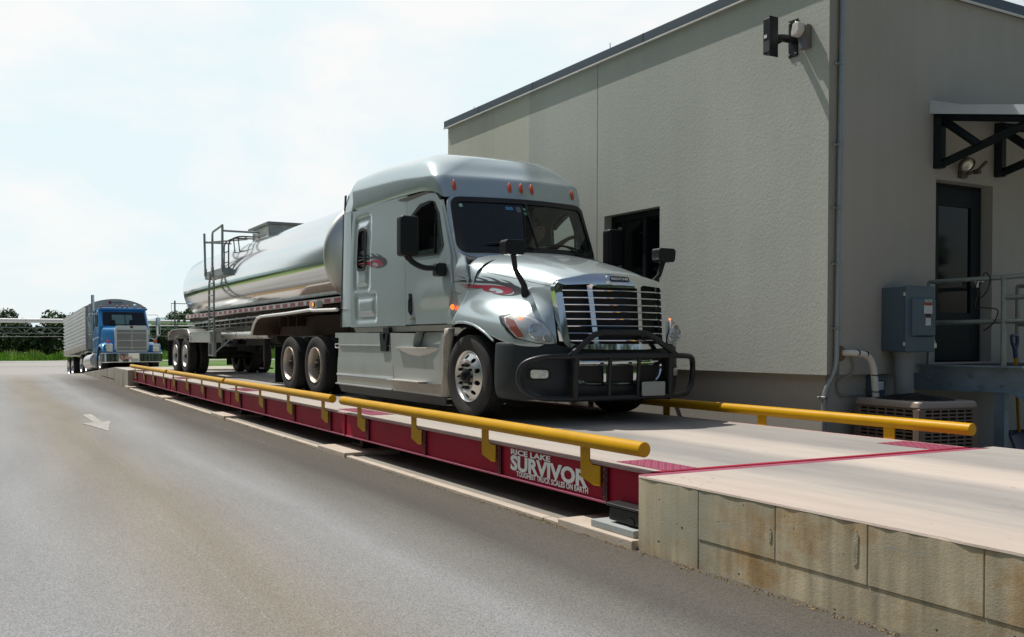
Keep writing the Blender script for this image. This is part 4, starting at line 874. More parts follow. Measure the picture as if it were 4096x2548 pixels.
def dual_wheel(c, s, parent, rm, inner=True, dish=.10):
    """outer tyre flush with c, second tyre inboard"""
    b = MB(); tyre(b, c, s, w=.265)
    if inner: tyre(b, Vector(c) - Vector((0, s * .33, 0)), s, w=.265)
    w = b.build('wheel', RUB, parent, smooth=30)
    MB().lathe([(.31, .112), (.306, .128), (.295, .130), (.285, .118), (.275, .06), (.262, -.01), (.255, .06 - dish), (.20, .045 - dish), (.14, .04 - dish), (0, .04 - dish)], c, (0, s, 0), 48).build('rim', rm, w, smooth=40)
    b = MB(); b.lathe([(.10, .03 - dish), (.10, .14 - dish), (.08, .17 - dish), (.062, .18 - dish), (.056, .225 - dish), (0, .23 - dish)], c, (0, s, 0), 20)
    for k in range(10):
        a = 2 * pi * k / 10; b.lathe([(.022, 0), (.022, .07), (.013, .10), (0, .102)], Vector(c) + Vector((.145 * cos(a), s * (.038 - dish), .145 * sin(a))), (0, s, 0), 8)
    b.build('hub', UNDER, w)
    return w
for s in (-1, 1): front_wheel(T(-4.14, s * 1.045, .492), s, truck)
WR = mat('rim_painted', (.50, .44, .38), .38, .55, .12, 5.)
for x in (-9.12, -10.44):
    for s in (-1, 1): dual_wheel(T(x, s * 1.07, .492), s, truck, WR)
b = MB()
for x in (-9.12, -10.44): b.cyl(T(x, -.9, .492), T(x, .9, .492), .07); b.lathe([(.0, -.2), (.16, -.16), (.2, 0), (.16, .16), (0, .2)], T(x, 0, .5), (1, 0, 0), 16)
for v in (-.43, .43): b.box2(T(-11.3, v - .04, .72), T(-3.2, v + .04, .98))
b.box2(T(-10.9, -.42, .8), T(-8.8, .42, .95)); b.box2(T(-10.5, -.5, .98), T(-9.2, .5, 1.12)); b.cyl(T(-4.14, -.9, .45), T(-4.14, .9, .45), .06)
b.build('chassis', UNDER, truck)
# quarter fender behind the skirt and mud flaps
for s in (-1, 1):
    b = MB(); b.panel([(-8.26, .34), (-8.07, .34), (-8.02, .95), (-8.36, .95)], lambda u, v, t: T(u, s * (1.05 - t), v), .2, (), .5); b.build('battery_box', BLK, truck, smooth=0, bevel=.01)
    MB().box2(T(-8.42, s * .6, .96), T(-8.0, s * 1.1, 1.04)).build('step_tread', POL, truck, bevel=.006)
    MB().tube(bend([T(-8.1, s * 1.12, .86), T(-8.36, s * 1.12, .86), T(-8.36, s * 1.12, .80), T(-8.1, s * 1.12, .80)], .03), .012, 8).build('grab_loop', POL, truck)
    MB().box2(T(-11.32, s * .72, .10), T(-11.30, s * 1.17, .80)).build('mud_flap', BLK, truck)
    # side skirts
    def sk(u, v, t): return T(u, s * (1.205 - .018 * sst(.5, .75, v) - .012 * sst(.34, .40, v) * 0 + .0 - t), v)
    a = MB().panel([(-8.075, .235), (-6.09, .225), (-6.05, .39), (-6.145, .82), (-6.165, 1.02), (-8.06, 1.035)], sk, .09, (), .03).build('side_skirt', SILD, truck, smooth=40)
    MB().box2(T(-8.0, s * 1.19, .838), T(-6.16, s * 1.21, .85)).build('crease', SILD, a, bevel=.004)
    MB().panel([(-8.08, .375), (-6.05, .375), (-6.05, .415), (-8.06, .40)], lambda u, v, t: T(u, s * (1.222 - (v - .375) * .4 - t), v), .2, (), .02).build('lower_crease', SILD, a, smooth=0)
    MB().box2(T(-8.11, s * 1.18, .222), T(-6.08, s * 1.225, .245)).build('lower_lip', SILD, a, bevel=.006)
    f = MB().panel(rnd([(-6.08, .225), (-4.68, .215), (-4.60, .30), (-4.60, 1.0), (-4.72, 1.0), (-4.76, .825), (-5.50, .822), (-5.42, 1.01), (-6.155, 1.02), (-6.135, .82), (-6.035, .39)], [.0, .05, .03, .02, .02, .05, .05, .0, 0, 0, 0]), lambda u, v, t: T(u, s * (1.205 - .02 * sst(-4.75, -4.58, u) - t), v), .06, (), .03).build('step_fairing', SILD, truck, smooth=40)
    b = MB(); b.grid([[T(-4.66 + .075 * sin(radians(a)) + (.06 if z > .9 else 0) * sst(.8, 1.06, z), s * (1.13 + .09 * cos(radians(a))), z) for z in (.22, .5, .8, .95, 1.065)] for a in range(-40, 100, 12)]); b.build('fairing_edge', mat('dirt_shade_silver', (.33, .31, .27), .5, .4, .2, 4., var2=((.20, .16, .11), 22., .60, .70)), f, smooth=180, solid=.02)
    b = MB(); b.grid([[T(-6.0 + 1.3 * k / 12, s * (1.20 + .055 * sin(pi * k / 12) * q), .815 - .11 * sin(pi * k / 12) * (1 - q)) for k in range(13)] for q in (1, .7, .35, 0)]); b.build('upper_step', SILD, f, smooth=180)
    MB().box2(T(-5.88, s * 1.12, .815), T(-5.02, s * 1.262, .826)).build('step_tread', mat('tread_alu', (.62, .60, .56), .4, .8, .3, 90.), f, bevel=.003)
    b = MB(); b.grid([[T(-6.10 + 1.38 * k / 12, s * (1.20 + .135 * max(0, sin(pi * min(1, k / 12))) ** .5 * q), .37 - .13 * (1 - q) ** 1.6) for k in range(13)] for q in (1, .92, .75, .5, .25, 0)]); b.build('lower_step', mat('dirt_shade_silver', (.33, .31, .27)), f, smooth=180)  # darker silver here stands in for the shaded side below the tread
    MB().box2(T(-6.02, s * 1.15, .372), T(-5.10, s * 1.335, .388)).build('step_tread', mat('tread_alu', (.6, .6, .6)), f, bevel=.003)
    MB().add([T(-5.52, s * 1.06, .80), T(-5.52, s * 1.20, .80), T(-5.40, s * 1.20, 1.03), T(-5.44, s * 1.06, 1.03)], [(0, 1, 2, 3)]).build('step_recess', SILD, f, smooth=0)
    MB().panel(rnd([(-5.96, .80), (-5.5, .822), (-5.42, 1.02), (-4.70, 1.03), (-4.70, .80)], 0), lambda u, v, t: T(u, s * (1.06 + (1.0 - v) * .12 - t), v), .2, (), .02).build('step_recess', mat('recess_silver', (.45, .48, .47), .35, .5, .05), f, smooth=0)
    MB().panel([(-8.0, .105), (-6.02, .10), (-4.69, .10), (-4.62, .21), (-6.05, .225), (-8.05, .23)], lambda u, v, t: T(u, s * (1.16 + (v - .1) * .25 - t), v), .2, (), .012).build('ground_flap', BLK, truck, smooth=0)
    b = MB(); b.prism(rnd([(-6.46, 1.02), (-6.36, 1.02), (-6.33, .95), (-6.30, .88), (-6.27, .95), (-6.24, 1.02), (-6.20, 1.02), (-6.24, .76), (-6.42, .76)], .012), lambda u, v, t: T(u, s * (1.2 + t), v), -.02, .03); b.box2(T(-6.42, s * 1.10, 1.0), T(-6.24, s * 1.19, 1.10)); b.build('fuel_filler_strap', BLK, truck, bevel=.008)
    MB().lathe([(.026, 0), (.026, .003), (0, .003)], T(-6.50, s * 1.19, .965), (0, s, 0), 16).build('round_sticker', mat('sticker_red', (.45, .22, .2), .5), a)
    b = MB(); b.cyl(T(-8.0, s * .86, .55), T(-5.0, s * .86, .55), .30, 24); b.build('fuel_tank', POL, truck)
b = MB(); b.box2(T(-8.3, -.7, .9), T(-7.7, .7, 1.1)); b.tube(bend([T(-7.68, -.3, 1.6), T(-8.2, -.3, 1.45), T(-8.8, -.2, 1.25), T(-9.2, 0, 1.3)], .3), .03, 8); b.tube(bend([T(-7.68, .1, 1.7), T(-8.2, .1, 1.5), T(-8.8, .1, 1.25), T(-9.2, .1, 1.35)], .3), .03, 8); b.build('deck_plate', UNDER, truck)
# ------------------------------------------------------------------ tank trailer
TANK = mat('tank_aluminium', (.76, .78, .78), .11, 1., .02, 3., bump=.015, bs=3., stretch=(.15, 1, 1))
ALU = mat('dull_aluminium', (.52, .52, .50), .38, .9, .15, 5., var2=((.30, .26, .20), 3., .52, .8))
GALV = mat('galvanised', (.34, .37, .37), .45, .7, .2, 9.)
BRN = mat('dirty_underside', (.055, .035, .022), .85, 0, .25, 3.)
tk = empty('tank_trailer', (-14.5, YC, 0), 'polished tank trailer with red and white tape behind the silver truck', 'trailer')
RT, ZT = .955, 2.425
pr = [(0, -21.05)] + [(RT * sin(radians(a)), -20.35 - .70 * cos(radians(a))) for a in range(10, 91, 10)] + [(RT, x) for x in (-18, -15, -12, -9.22)]
MB().lathe(pr, T(0, 0, ZT), (1, 0, 0), 96).build('tank_shell', TANK, tk, smooth=50)
HEAD = mat('head_aluminium', (.62, .62, .58), .40, 1., .08, 2.)
MB().lathe([(RT + .006, -9.30), (RT + .012, -9.22), (RT + .004, -9.20), (RT - .03, -9.17), (.8, -9.10), (.55, -9.04), (.3, -9.0), (0, -8.99)], T(0, 0, ZT), (1, 0, 0), 96).build('tank_head', HEAD, tk, smooth=50)
b = MB()
for s in (-1, 1):
    b.box2(T(-21.0, s * .66, 1.575), T(-8.4, s * .745, 1.68)); b.box2(T(-20.8, s * .58, 1.47), T(-8.4, s * .66, 1.57), BRN)
b.mats.insert(0, ALU) if False else None
b.m = [b.mi(ALU) if (i // 6) % 2 == 0 else b.mi(BRN) for i in range(len(b.f))]; b.build('side_rail', None, tk, bevel=.008)
TR = mat('tape_red', (.42, .02, .04), .35, 0, .05); TW = mat('tape_white', (.72, .73, .72), .35, 0, .05)
for s in (-1, 1):
    b = MB(); x = -20.98; k = 0
    while x < -8.42:
        l = .29 if k % 2 else .17; b.box2(T(x, s * .7455, 1.592), T(min(x + l, -8.41), s * .750, 1.662), TR if k % 2 else TW); x += l; k += 1
    b.build('reflective_tape', None, tk, smooth=0)
# fore deck over the drive wheels, open rear curl
for s in (-1, 1):
    pts = [(-12.70, 1.03), (-12.66, 1.14), (-12.52, 1.28), (-12.30, 1.385), (-12.0, 1.415), (-10.5, 1.43), (-9.25, 1.455), (-9.1, 1.44), (-8.05, 1.42)]
    P = [Vector((x, z, 0)) for x, z in pts]
    b = MB(); b.grid([[T(x, s * v, z) for v in (1.215, 1.20, .45)] for x, z in pts]); o = b.build('fore_deck', BRN, tk, smooth=40, solid=.012)
    MB().tube([T(x, s * 1.22, z - .012) for x, z in pts], .028, 10).build('edge_tube', mat('white_alu', (.72, .72, .70), .4, .3, .08), o)
    b = MB(); b.box2(T(-9.36, s * 1.08, 1.475), T(-9.02, s * 1.19, 1.60)); lb = b.build('lamp_box', ALU, o, bevel=.01)
    MB().lathe([(0, .018), (.034, .016), (.036, .008)], T(-9.17, s * 1.19, 1.535), (0, s, 0), 20).build('side_lamp', AMBL, lb)
    MB().lathe([(.036, .012), (.052, .01), (.052, 0)], T(-9.17, s * 1.19, 1.535), (0, s, 0), 20).build('lamp_ring', BLK, lb)
    MB().box2(T(-9.385, s * 1.09, 1.48), T(-9.361, s * 1.18, 1.595)).build('side_lamp', AMBL, lb)
    b = MB()
    for x in (-12.1, -11.6, -11.1): b.box2(T(x - .02, s * .45, 1.2), T(x + .02, s * .8, 1.41))
    b.box2(T(-12.2, s * .5, 1.02), T(-9., s * .62, 1.38)); b.build('deck_bracket', BRN, o)
b = MB(); b.box2(T(-13.2, -.6, 1.02), T(-8.6, .6, 1.38)); b.cyl(T(-10., 0, 1.0), T(-10, 0, 1.15), .45); b.box2(T(-10.6, -.5, 1.12), T(-9.3, .5, 1.3)); b.build('kingpin_frame', BRN, tk)
# frame rails, hangers and piping under the tank
b = MB()
for s in (-1, 1):
    b.box2(T(-20.9, s * .48, 1.14), T(-12.6, s * .56, 1.27))
    for i in range(18): 
        x = -20.4 + i * .48; b.prism([(x, 1.27), (x + .05, 1.27), (x + .09, 1.45), (x - .04, 1.45)], lambda u, v, t: T(u, s * (.56 + t), v), -.04, .06)
b.build('frame_rail', mat('frame_grime', (.17, .155, .135), .6, .4, .3, 3.), tk, smooth=0)
for s in (-1, 1):
    b = MB()
    b.tube([T(-20.9, s * .70, 1.40), T(-12.8, s * .70, 1.47)], .02, 8); b.tube([T(-20.9, s * .66, 1.30), T(-12.8, s * .66, 1.36)], .014, 8)
    for i in range(9): b.box(T(-20.2 + i * .92, s * .69, 1.42 + i * .008), (.06, .05, .06), m=None); b.box(T(-20.0 + i * .92, s * .66, 1.31 + i * .008), (.05, .05, .05))
    b.build('air_line', GALV, tk)
    b = MB(); b.cyl(T(-17.3, s * .78, 1.04), T(-12.75, s * .78, 1.04), .085, 18); 
    for x in (-16.8, -15.2, -13.5): b.cyl(T(x - .02, s * .78, 1.04), T(x + .02, s * .78, 1.04), .095, 18)
    b.build('hose_tube', ALU, tk)
b = MB(); b.cyl(T(-16.5, 0, 1.0), T(-14.2, 0, 1.0), .16, 16); b.box2(T(-16.2, -.3, .8), T(-14.8, .3, 1.2)); b.lathe([(0, -.3), (.24, -.2), (.3, 0), (.24, .2), (0, .3)], T(-15.4, .3, 1.25), (1, 0, 0), 16); b.build('valve_piping', UNDER, tk)
# rear wheels and fenders
for x in (-19.13, -20.38):
    for s in (-1, 1): dual_wheel(T(x, s * 1.07, .492), s, tk, mat('rim_white', (.62, .62, .60), .4, .4, .1))
b = MB()
for x in (-19.13, -20.38): b.cyl(T(x, -.9, .492), T(x, .9, .492), .075)
for s in (-1, 1): b.box2(T(-20.9, s * .42, .62), T(-18.4, s * .54, .82)); b.box2(T(-20., s * .42, .8), T(-19.5, s * .54, 1.12)); b.box2(T(-18.5, s * .4, .6), T(-18.2, s * .56, 1.12))
b.box2(T(-20.4, -.3, .55), T(-19.1, .3, .75)); b.build('bogie', UNDER, tk)
FEND = mat('fender_sheet', (.60, .61, .60), .33, .75, .15, 2.5)
for s in (-1, 1):
    pts = [(-21.22, .93), (-21.18, 1.06), (-21.0, 1.17), (-20.7, 1.23), (-19.9, 1.25), (-19.3, 1.25), (-18.7, 1.23), (-18.45, 1.14), (-18.35, 1.0), (-18.3, .90)]
    b = MB(); b.grid([[T(x, s * v, z) for v in (1.235, 1.225, .6)] for x, z in pts])
    for i, (x, z) in enumerate(pts): pass
    o = b.build('wheel_fender', FEND, tk, smooth=40, solid=.01)
    b = MB(); b.box2(T(-18.6, s * .9, .87), T(-16.3, s * 1.2, 1.12)); b.build('hose_box', FEND, tk, bevel=.02)
    MB().box2(T(-18.65, s * .88, 1.12), T(-16.28, s * 1.22, 1.145)).build('box_lid', ALU, tk, bevel=.005)
    MB().box2(T(-21.40, s * .62, .16), T(-21.38, s * 1.2, .92)).build('mud_flap', BLK, tk)
b = MB(); b.box2(T(-21.9, -1.1, 1.06), T(-21.4, 1.1, 1.19)); b.build('rear_bumper', mat('bumper_brown', (.20, .13, .10), .6), tk, bevel=.01)
for s in (-1, 1): MB().box2(T(-21.94, s * .8, 1.08), T(-21.9, s * 1.1, 1.17)).build('tail_lamp', RED, tk)
b = MB(); b.box2(T(-21.6, -1.0, .55), T(-21.5, 1.0, .63)); b.box2(T(-21.6, -.6, .6), T(-21.5, -.5, 1.1)); b.box2(T(-21.6, .5, .6), T(-21.5, .6, 1.1)); b.build('underride_bar', GALV, tk)
# landing gear
for s in (-1, 1):
    b = MB(); b.box2(T(-13.65, s * .55, .45), T(-13.53, s * .67, 1.1)); b.box2(T(-13.63, s * .56, .32), T(-13.55, s * .66, .5)); b.box2(T(-13.75, s * .5, .29), T(-13.43, s * .72, .32)); b.build('landing_leg', UNDER, tk)
# ladder and side platform
lx0, lx1, ly = -16.72, -16.24, -1.11
b = MB()
for x in (lx0, lx1):
    b.tube(bend([T(x, ly, .52), T(x, ly, 2.36), T(x + (.12 if x == lx0 else -.12), ly, 2.5), T(x + (.12 if x == lx0 else -.12), ly, 2.62)], .1), .026, 10)
for i in range(7): z = .55 + .30 * i; b.cyl(T(lx0, ly, z), T(lx1, ly, z), .018, 8)
b.box2(T(lx0 - .03, ly + .03, .52), T(lx1 + .03, ly + .05, 1.15)); b.tube([T(lx0, ly, 1.2), T(lx0, -.6, 1.2)], .02); b.tube([T(lx1, ly, 1.2), T(lx1, -.6, 1.2)], .02); b.tube([T(lx1, ly, .6), T(lx1 + .3, -.6, 1.1)], .02)
b.build('side_ladder', GALV, tk)
b = MB(); b.prism([(-17.2, 2.50), (-15.42, 2.50), (-15.40, 2.66), (-17.2, 2.66)], lambda u, v, t: T(u, t, v), -1.10, -1.085); b.prism([(-17.2, 2.655), (-15.40, 2.655), (-15.40, 2.665), (-17.2, 2.665)], lambda u, v, t: T(u, t, v), -1.10, -.62)
b.prism([(-1.10, 2.49), (-.74, 2.47), (-.68, 2.66), (-1.10, 2.66)], lambda u, v, t: T(t, u, v), -15.42, -15.40); b.prism([(-1.10, 2.49), (-.74, 2.47), (-.70, 2.66), (-1.10, 2.66)], lambda u, v, t: T(t, u, v), -17.2, -17.18)
b.box2(T(-17.19, -1.08, 2.50), T(-15.43, -.8, 2.512)); b.build('side_platform', GALV, tk, smooth=0)
b = MB()
for x in (-17.13, -16.42, -15.47): b.box(T(x, -1.1, 2.66), (.08, .06, .18)); b.tube([T(x, -1.1, 2.6), T(x - (.12 if x < -17 else 0), -1.1, 3.68 if x != -16.42 else 3.45)], .03, 10)
b.tube(bend([T(-16.42, -1.1, 3.4), T(-16.42, -1.1, 3.62), T(-15.47, -1.1, 3.68)], .2), .028, 10)
b.tube([T(-17.22, -1.1, 3.45), T(-16.1, -.3, 3.45)], .024, 8); b.tube([T(-17.22, -1.1, 3.45), T(-17.2, -.4, 3.45)], .024, 8)
b.tube([T(-15.47, -1.1, 3.55), T(-15.3, .15, 3.52)], .026, 8)
b.build('platform_rail', GALV, tk)
b = MB()
for x in (-15.75, -15.35):
    b.tube(bend([T(x, -.98, 2.66), T(x, -.98, 3.3), T(x, -.75, 3.42), T(x, -.1, 3.42)], .18), .018, 8)
    b.tube(bend([T(x, -.75, 3.42), T(x, -.70, 2.98)], .1), .014, 8)
for z in (2.8, 3.05): b.cyl(T(-15.75, -.98, z), T(-15.35, -.98, z), .014, 8)
b.cyl(T(-15.75, -.5, 3.42), T(-15.35, -.5, 3.42), .012, 8); b.box(T(-15.55, -.66, 2.99), (.5, .16, .05)); b.build('hoop_ladder', mat('hoop_dark', (.10, .10, .095), .5, .6), tk)
# spill box on top
b = MB(); b.prism([(-.22, 3.22), (.62, 3.22), (.62, 3.64), (-.22, 3.64)], lambda u, v, t: T(t, u, v), -15.9, -14.55); bx_ = b.build('spill_box', GALV, tk, bevel=.01)
b = MB(); b.prism([(-.28, 3.635), (.68, 3.635), (.68, 3.70), (-.28, 3.70)], lambda u, v, t: T(t, u, v), -16.1, -14.5); b.build('box_lid', mat('lid_grey', (.22, .24, .24), .5, .5), bx_, bevel=.01)
MB().box2(T(-15.8, -.226, 3.26), T(-14.6, -.222, 3.62)).build('white_panel', mat('panel_white', (.62, .63, .61), .5), bx_)
for k, t in enumerate(('DO NOT STEP', 'TEST DATE')): text_mesh(t, .05, lambda u, v, tt: T(-15.7 + u, -.228, 3.40 - k * .08 + v), DBLK, bx_, 'stencil', w=.9)

# ------------------------------------------------------------------ the driver
SKIN = mat('skin', (.46, .26, .18), .5, 0, .08); SHIRT = mat('shirt', (.55, .60, .60), .9, 0, .1, 20.); HAIR = mat('hair_brown', (.05, .03, .02), .7, 0, .2, 30.)
def skin_body(name, chains, m, parent=None, sub=2, root=0):
    """chains of (point, radius) that share their first point with an earlier chain"""
    vs, rs, es = [], [], []
    def idx(p):
        for i, q in enumerate(vs):
            if (Vector(q) - Vector(p)).length < 1e-4: return i
        return -1
    for ch in chains:
        prev = None
        for p, r in ch:
            i = idx(p)
            if i < 0: vs.append(tuple(p)); rs.append(r); i = len(vs) - 1
            if prev is not None and prev != i: es.append((prev, i))
            prev = i
    me = bpy.data.meshes.new(name); off = base(parent); me.from_pydata([tuple(Vector(v) - off) for v in vs], es, [])
    me.materials.append(m); o = bpy.data.objects.new(name, me); COL.objects.link(o)
    if parent: o.parent = parent
    bm = bmesh.new(); bm.from_mesh(me); ly = bm.verts.layers.skin.verify()
    for i, v in enumerate(bm.verts):
        r = rs[i]; v[ly].radius = r if isinstance(r, tuple) else (r, r); v[ly].use_root = i == root
    bm.to_mesh(me); bm.free()
    sk = o.modifiers.new('skin', 'SKIN'); sk.use_smooth_shade = True; q = o.modifiers.new('sub', 'SUBSURF'); q.levels = q.render_levels = sub
    return o
P_ = lambda x, v, z: tuple(T(x, v, z))
hip = P_(-5.55, .60, 1.72); ch_ = P_(-5.56, .64, 2.02); nk = P_(-5.53, .70, 2.24); sl = P_(-5.50, .88, 2.18); sr = P_(-5.52, .48, 2.17)
hand = P_(-5.12, 1.07, 2.34)
body = [[(hip, (.16, .13)), (P_(-5.57, .61, 1.86), (.155, .12)), (ch_, (.17, .12)), (P_(-5.545, .68, 2.16), (.13, .10)), (nk, .058), (P_(-5.50, .75, 2.33), .055), (P_(-5.47, .79, 2.40), (.082, .09)), (P_(-5.475, .80, 2.47), (.088, .10)), (P_(-5.485, .80, 2.54), (.078, .088))],
        [(P_(-5.545, .68, 2.16), (.13, .10)), (sl, .07), (P_(-5.36, .93, 2.21), .05), (P_(-5.26, .97, 2.24), .043), (P_(-5.19, 1.02, 2.30), .034), (P_(-5.155, 1.045, 2.325), .027), (hand, .032)],
        [(P_(-5.545, .68, 2.16), (.13, .10)), (sr, .07), (P_(-5.42, .42, 2.02), .052), (P_(-5.30, .42, 1.90), .045), (P_(-5.16, .50, 2.0), .036), (P_(-5.06, .56, 2.08), .028), (P_(-5.02, .58, 2.12), .030)],
        [(hip, (.16, .13)), (P_(-5.42, .50, 1.68), .095), (P_(-5.08, .48, 1.68), .075), (P_(-5.0, .47, 1.45), .06), (P_(-4.98, .47, 1.24), .045)], [(hip, (.16, .13)), (P_(-5.42, .72, 1.68), .095), (P_(-5.08, .74, 1.68), .075), (P_(-5.0, .75, 1.45), .06), (P_(-4.98, .75, 1.24), .045)]]
for i, (dx, dv, dz, l) in enumerate(((.03, -.016, .014, .07), (.034, -.002, .010, .078), (.034, .010, .0, .074), (.028, .020, -.010, .06))):
    d = Vector((.62, .62, .28 - i * .08)).normalized(); p0 = Vector(hand) + Vector((dx * .6, dv, dz)); p1 = p0 + d * l * .55; p2 = p1 + (d + Vector((0, 0, -.6))).normalized() * l * .3; p3 = p2 + (d + Vector((0, 0, -1.4))).normalized() * l * .25
    body.append([(hand, .032), (tuple(p0), .0095), (tuple(p1), .0085), (tuple(p2), .008), (tuple(p3), .0065)])
th = Vector(hand) + Vector((.0, -.025, -.012)); body.append([(hand, .032), (tuple(th), .011), (tuple(th + Vector((.032, -.012, -.014))), .0095), (tuple(th + Vector((.058, -.008, -.018))), .0075)])
driver = skin_body('person', body, SKIN)
tag(driver, 'driver in a pale shirt reaching an arm towards the side window of the silver truck', 'person')
dv_ = driver
shirt = skin_body('shirt', [[(hip, (.172, .145)), (P_(-5.57, .61, 1.86), (.168, .133)), (ch_, (.185, .134)), (P_(-5.545, .68, 2.155), (.142, .112)), (P_(-5.535, .692, 2.215), (.075, .07))],
    [(P_(-5.545, .68, 2.155), (.142, .112)), (sl, .082), (P_(-5.37, .925, 2.207), .064)], [(P_(-5.545, .68, 2.155), (.142, .112)), (sr, .082), (P_(-5.43, .425, 2.035), .066)]], SHIRT, None); shirt.parent = driver
hair = skin_body('hair', [[(P_(-5.53, .80, 2.44), (.07, .06)), (P_(-5.535, .80, 2.52), (.088, .08)), (P_(-5.50, .80, 2.585), (.085, .085)), (P_(-5.45, .80, 2.60), (.06, .06))]], HAIR, None); hair.parent = driver
b = MB(); fc = T(-5.40, .80, 2.46); fr_ = Matrix.Rotation(radians(25), 3, 'Z')
for dx, dv, dz, r in ((.012, 0, .0, .016), ): b.lathe([(0, -.03), (.012, -.02), (.016, 0), (.008, .02), (0, .03)], fc + Vector((.012, .03, -.005)), (.2, 0, 1), 10)
b.build('nose', SKIN, None).parent = driver
b = MB()
for dv in (-.03, .04): b.lathe([(0, .012), (.010, .008), (.013, 0)], fc + Vector((-.002, .01 + dv, .025)), (1, .4, 0), 10)
b.build('eye', DBLK, None).parent = driver
b = MB(); b.box(fc + Vector((-.002, .03, -.05)), (.01, .045, .008)); b.build('mouth', mat('lips', (.22, .09, .07), .5), None).parent = driver

# ------------------------------------------------------------------ blue truck and its grain trailer
BLU = mat('blue_paint', (.018, .21, .52), .25, .15, .05, 2., coat=.8)
BLUD = mat('blue_paint_deep', (.015, .075, .20), .25, .1, .05, 2., coat=.8)
PITCH = radians(-3.6); HDG = radians(3.0); BO = Vector((-30.0, 1.33, -.34))
BO = Vector((-30.0, 1.44, -.34))
bt = empty('day_cab_truck', BO, 'bright blue truck with chrome grille and tall exhaust stack facing the ramp', 'truck', rot=(0, PITCH, HDG)); LOCAL[bt.name] = Vector((0, 0, 0))
V = lambda x, y, z: Vector((x, y, z))
b = MB(); rows = []
for x, w, z, zb in ((-.50, .67, 1.86, .85), (-.9, .82, 1.91, .85), (-1.5, .97, 1.96, .85), (-1.72, 1.0, 1.99, .85)):
    L_ = [(w, zb), (w, z - .35), (w - .03, z - .12), (w - .16, z - .02), (0, z + .03)]; rows.append([V(x, y, q) for y, q in L_] + [V(x, -y, q) for y, q in L_[-2::-1]])
b.grid(rows); b.build('bonnet', BLU, bt, smooth=180, sub=2)
rows = []
for z, w, xf_, xb in ((.95, 1.02, -1.68, -3.0), (1.6, 1.04, -1.68, -3.0), (1.94, 1.03, -1.70, -3.0), (2.02, 1.02, -1.74, -3.0), (2.60, .98, -2.0, -3.0), (2.72, .96, -2.06, -3.0), (2.79, .88, -2.2, -2.95), (2.81, .5, -2.4, -2.9)):
    rows.append([V(xb, -w, z), V(xf_ - .1, -w, z), V(xf_ - .02, -w + .07, z), V(xf_, -w + .2, z), V(xf_ + .03, 0, z), V(xf_, w - .2, z), V(xf_ - .02, w - .07, z), V(xf_ - .1, w, z), V(xb, w, z)])
cab = MB().grid(rows).build('cab', BLU, bt, smooth=50)
MB().box2(V(-3.02, -1.0, .95), V(-2.98, 1.0, 2.74)).build('rear_wall', BLUD, cab)
wf_ = lambda y, z, t: V(lerp([2.0, 2.6], [-1.735, -2.0], z) + .03 * (1 - (y / .9) ** 2) + .012 - t, y, z)
MB().panel(rnd([(-.90, 2.0), (.90, 2.0), (.85, 2.585), (-.85, 2.585)], .07), lambda y, z, t: wf_(y, z, t - .006), .12, (), .01).build('windscreen_seal', SEAL, cab, smooth=0)
ww = MB().panel(rnd([(-.86, 2.025), (.86, 2.025), (.81, 2.56), (-.81, 2.56)], .06), lambda y, z, t: wf_(y, z, t - .012), .12, (), .006).build('windscreen', mat('dark_screen', (.012, .016, .018), .05, 0, .1, 3.), cab, smooth=0)
MB().panel(rnd([(-.52, 2.04), (.34, 2.06), (.32, 2.46), (-.50, 2.46)], .05), lambda y, z, t: wf_(y, z, t - .014), .12, (), .004).build('rear_window_view', mat('green_view', (.16, .25, .22), .3, 0, .1, 4.), ww, smooth=0)
b = MB(); b.tube([wf_(0.03, z, -.02) for z in (2.0, 2.3, 2.6)], .012, 6)
for y in (-.50, .30): b.prism(rnd([(y - .13, 2.02), (y + .13, 2.02), (y + .10, 2.24), (y - .10, 2.24)], .05), lambda u, v, t: wf_(u, v, t), -.022, -.016)
b.build('seat_shapes', BLK, ww, smooth=0)
b = MB(); b.box2(V(-2.3, -1.0, 2.67), V(-1.95, 1.0, 2.76)); b.build('visor', BLU, cab, bevel=.02)
for y in (-.86, -.22, 0., .22, .86):
    MB().lathe([(0, .05), (.03, .045), (.045, .02), (.048, 0)], V(-2.2, y, 2.84), (1, 0, 0), 14).build('marker_lamp', AMB, cab)
b = MB(); b.lathe([(0, .1), (.05, .08), (.07, 0), (.06, -.1), (0, -.13)], V(-2.3, .56, 2.89), (1, .2, 0), 14); b.build('air_horn', POL, cab)
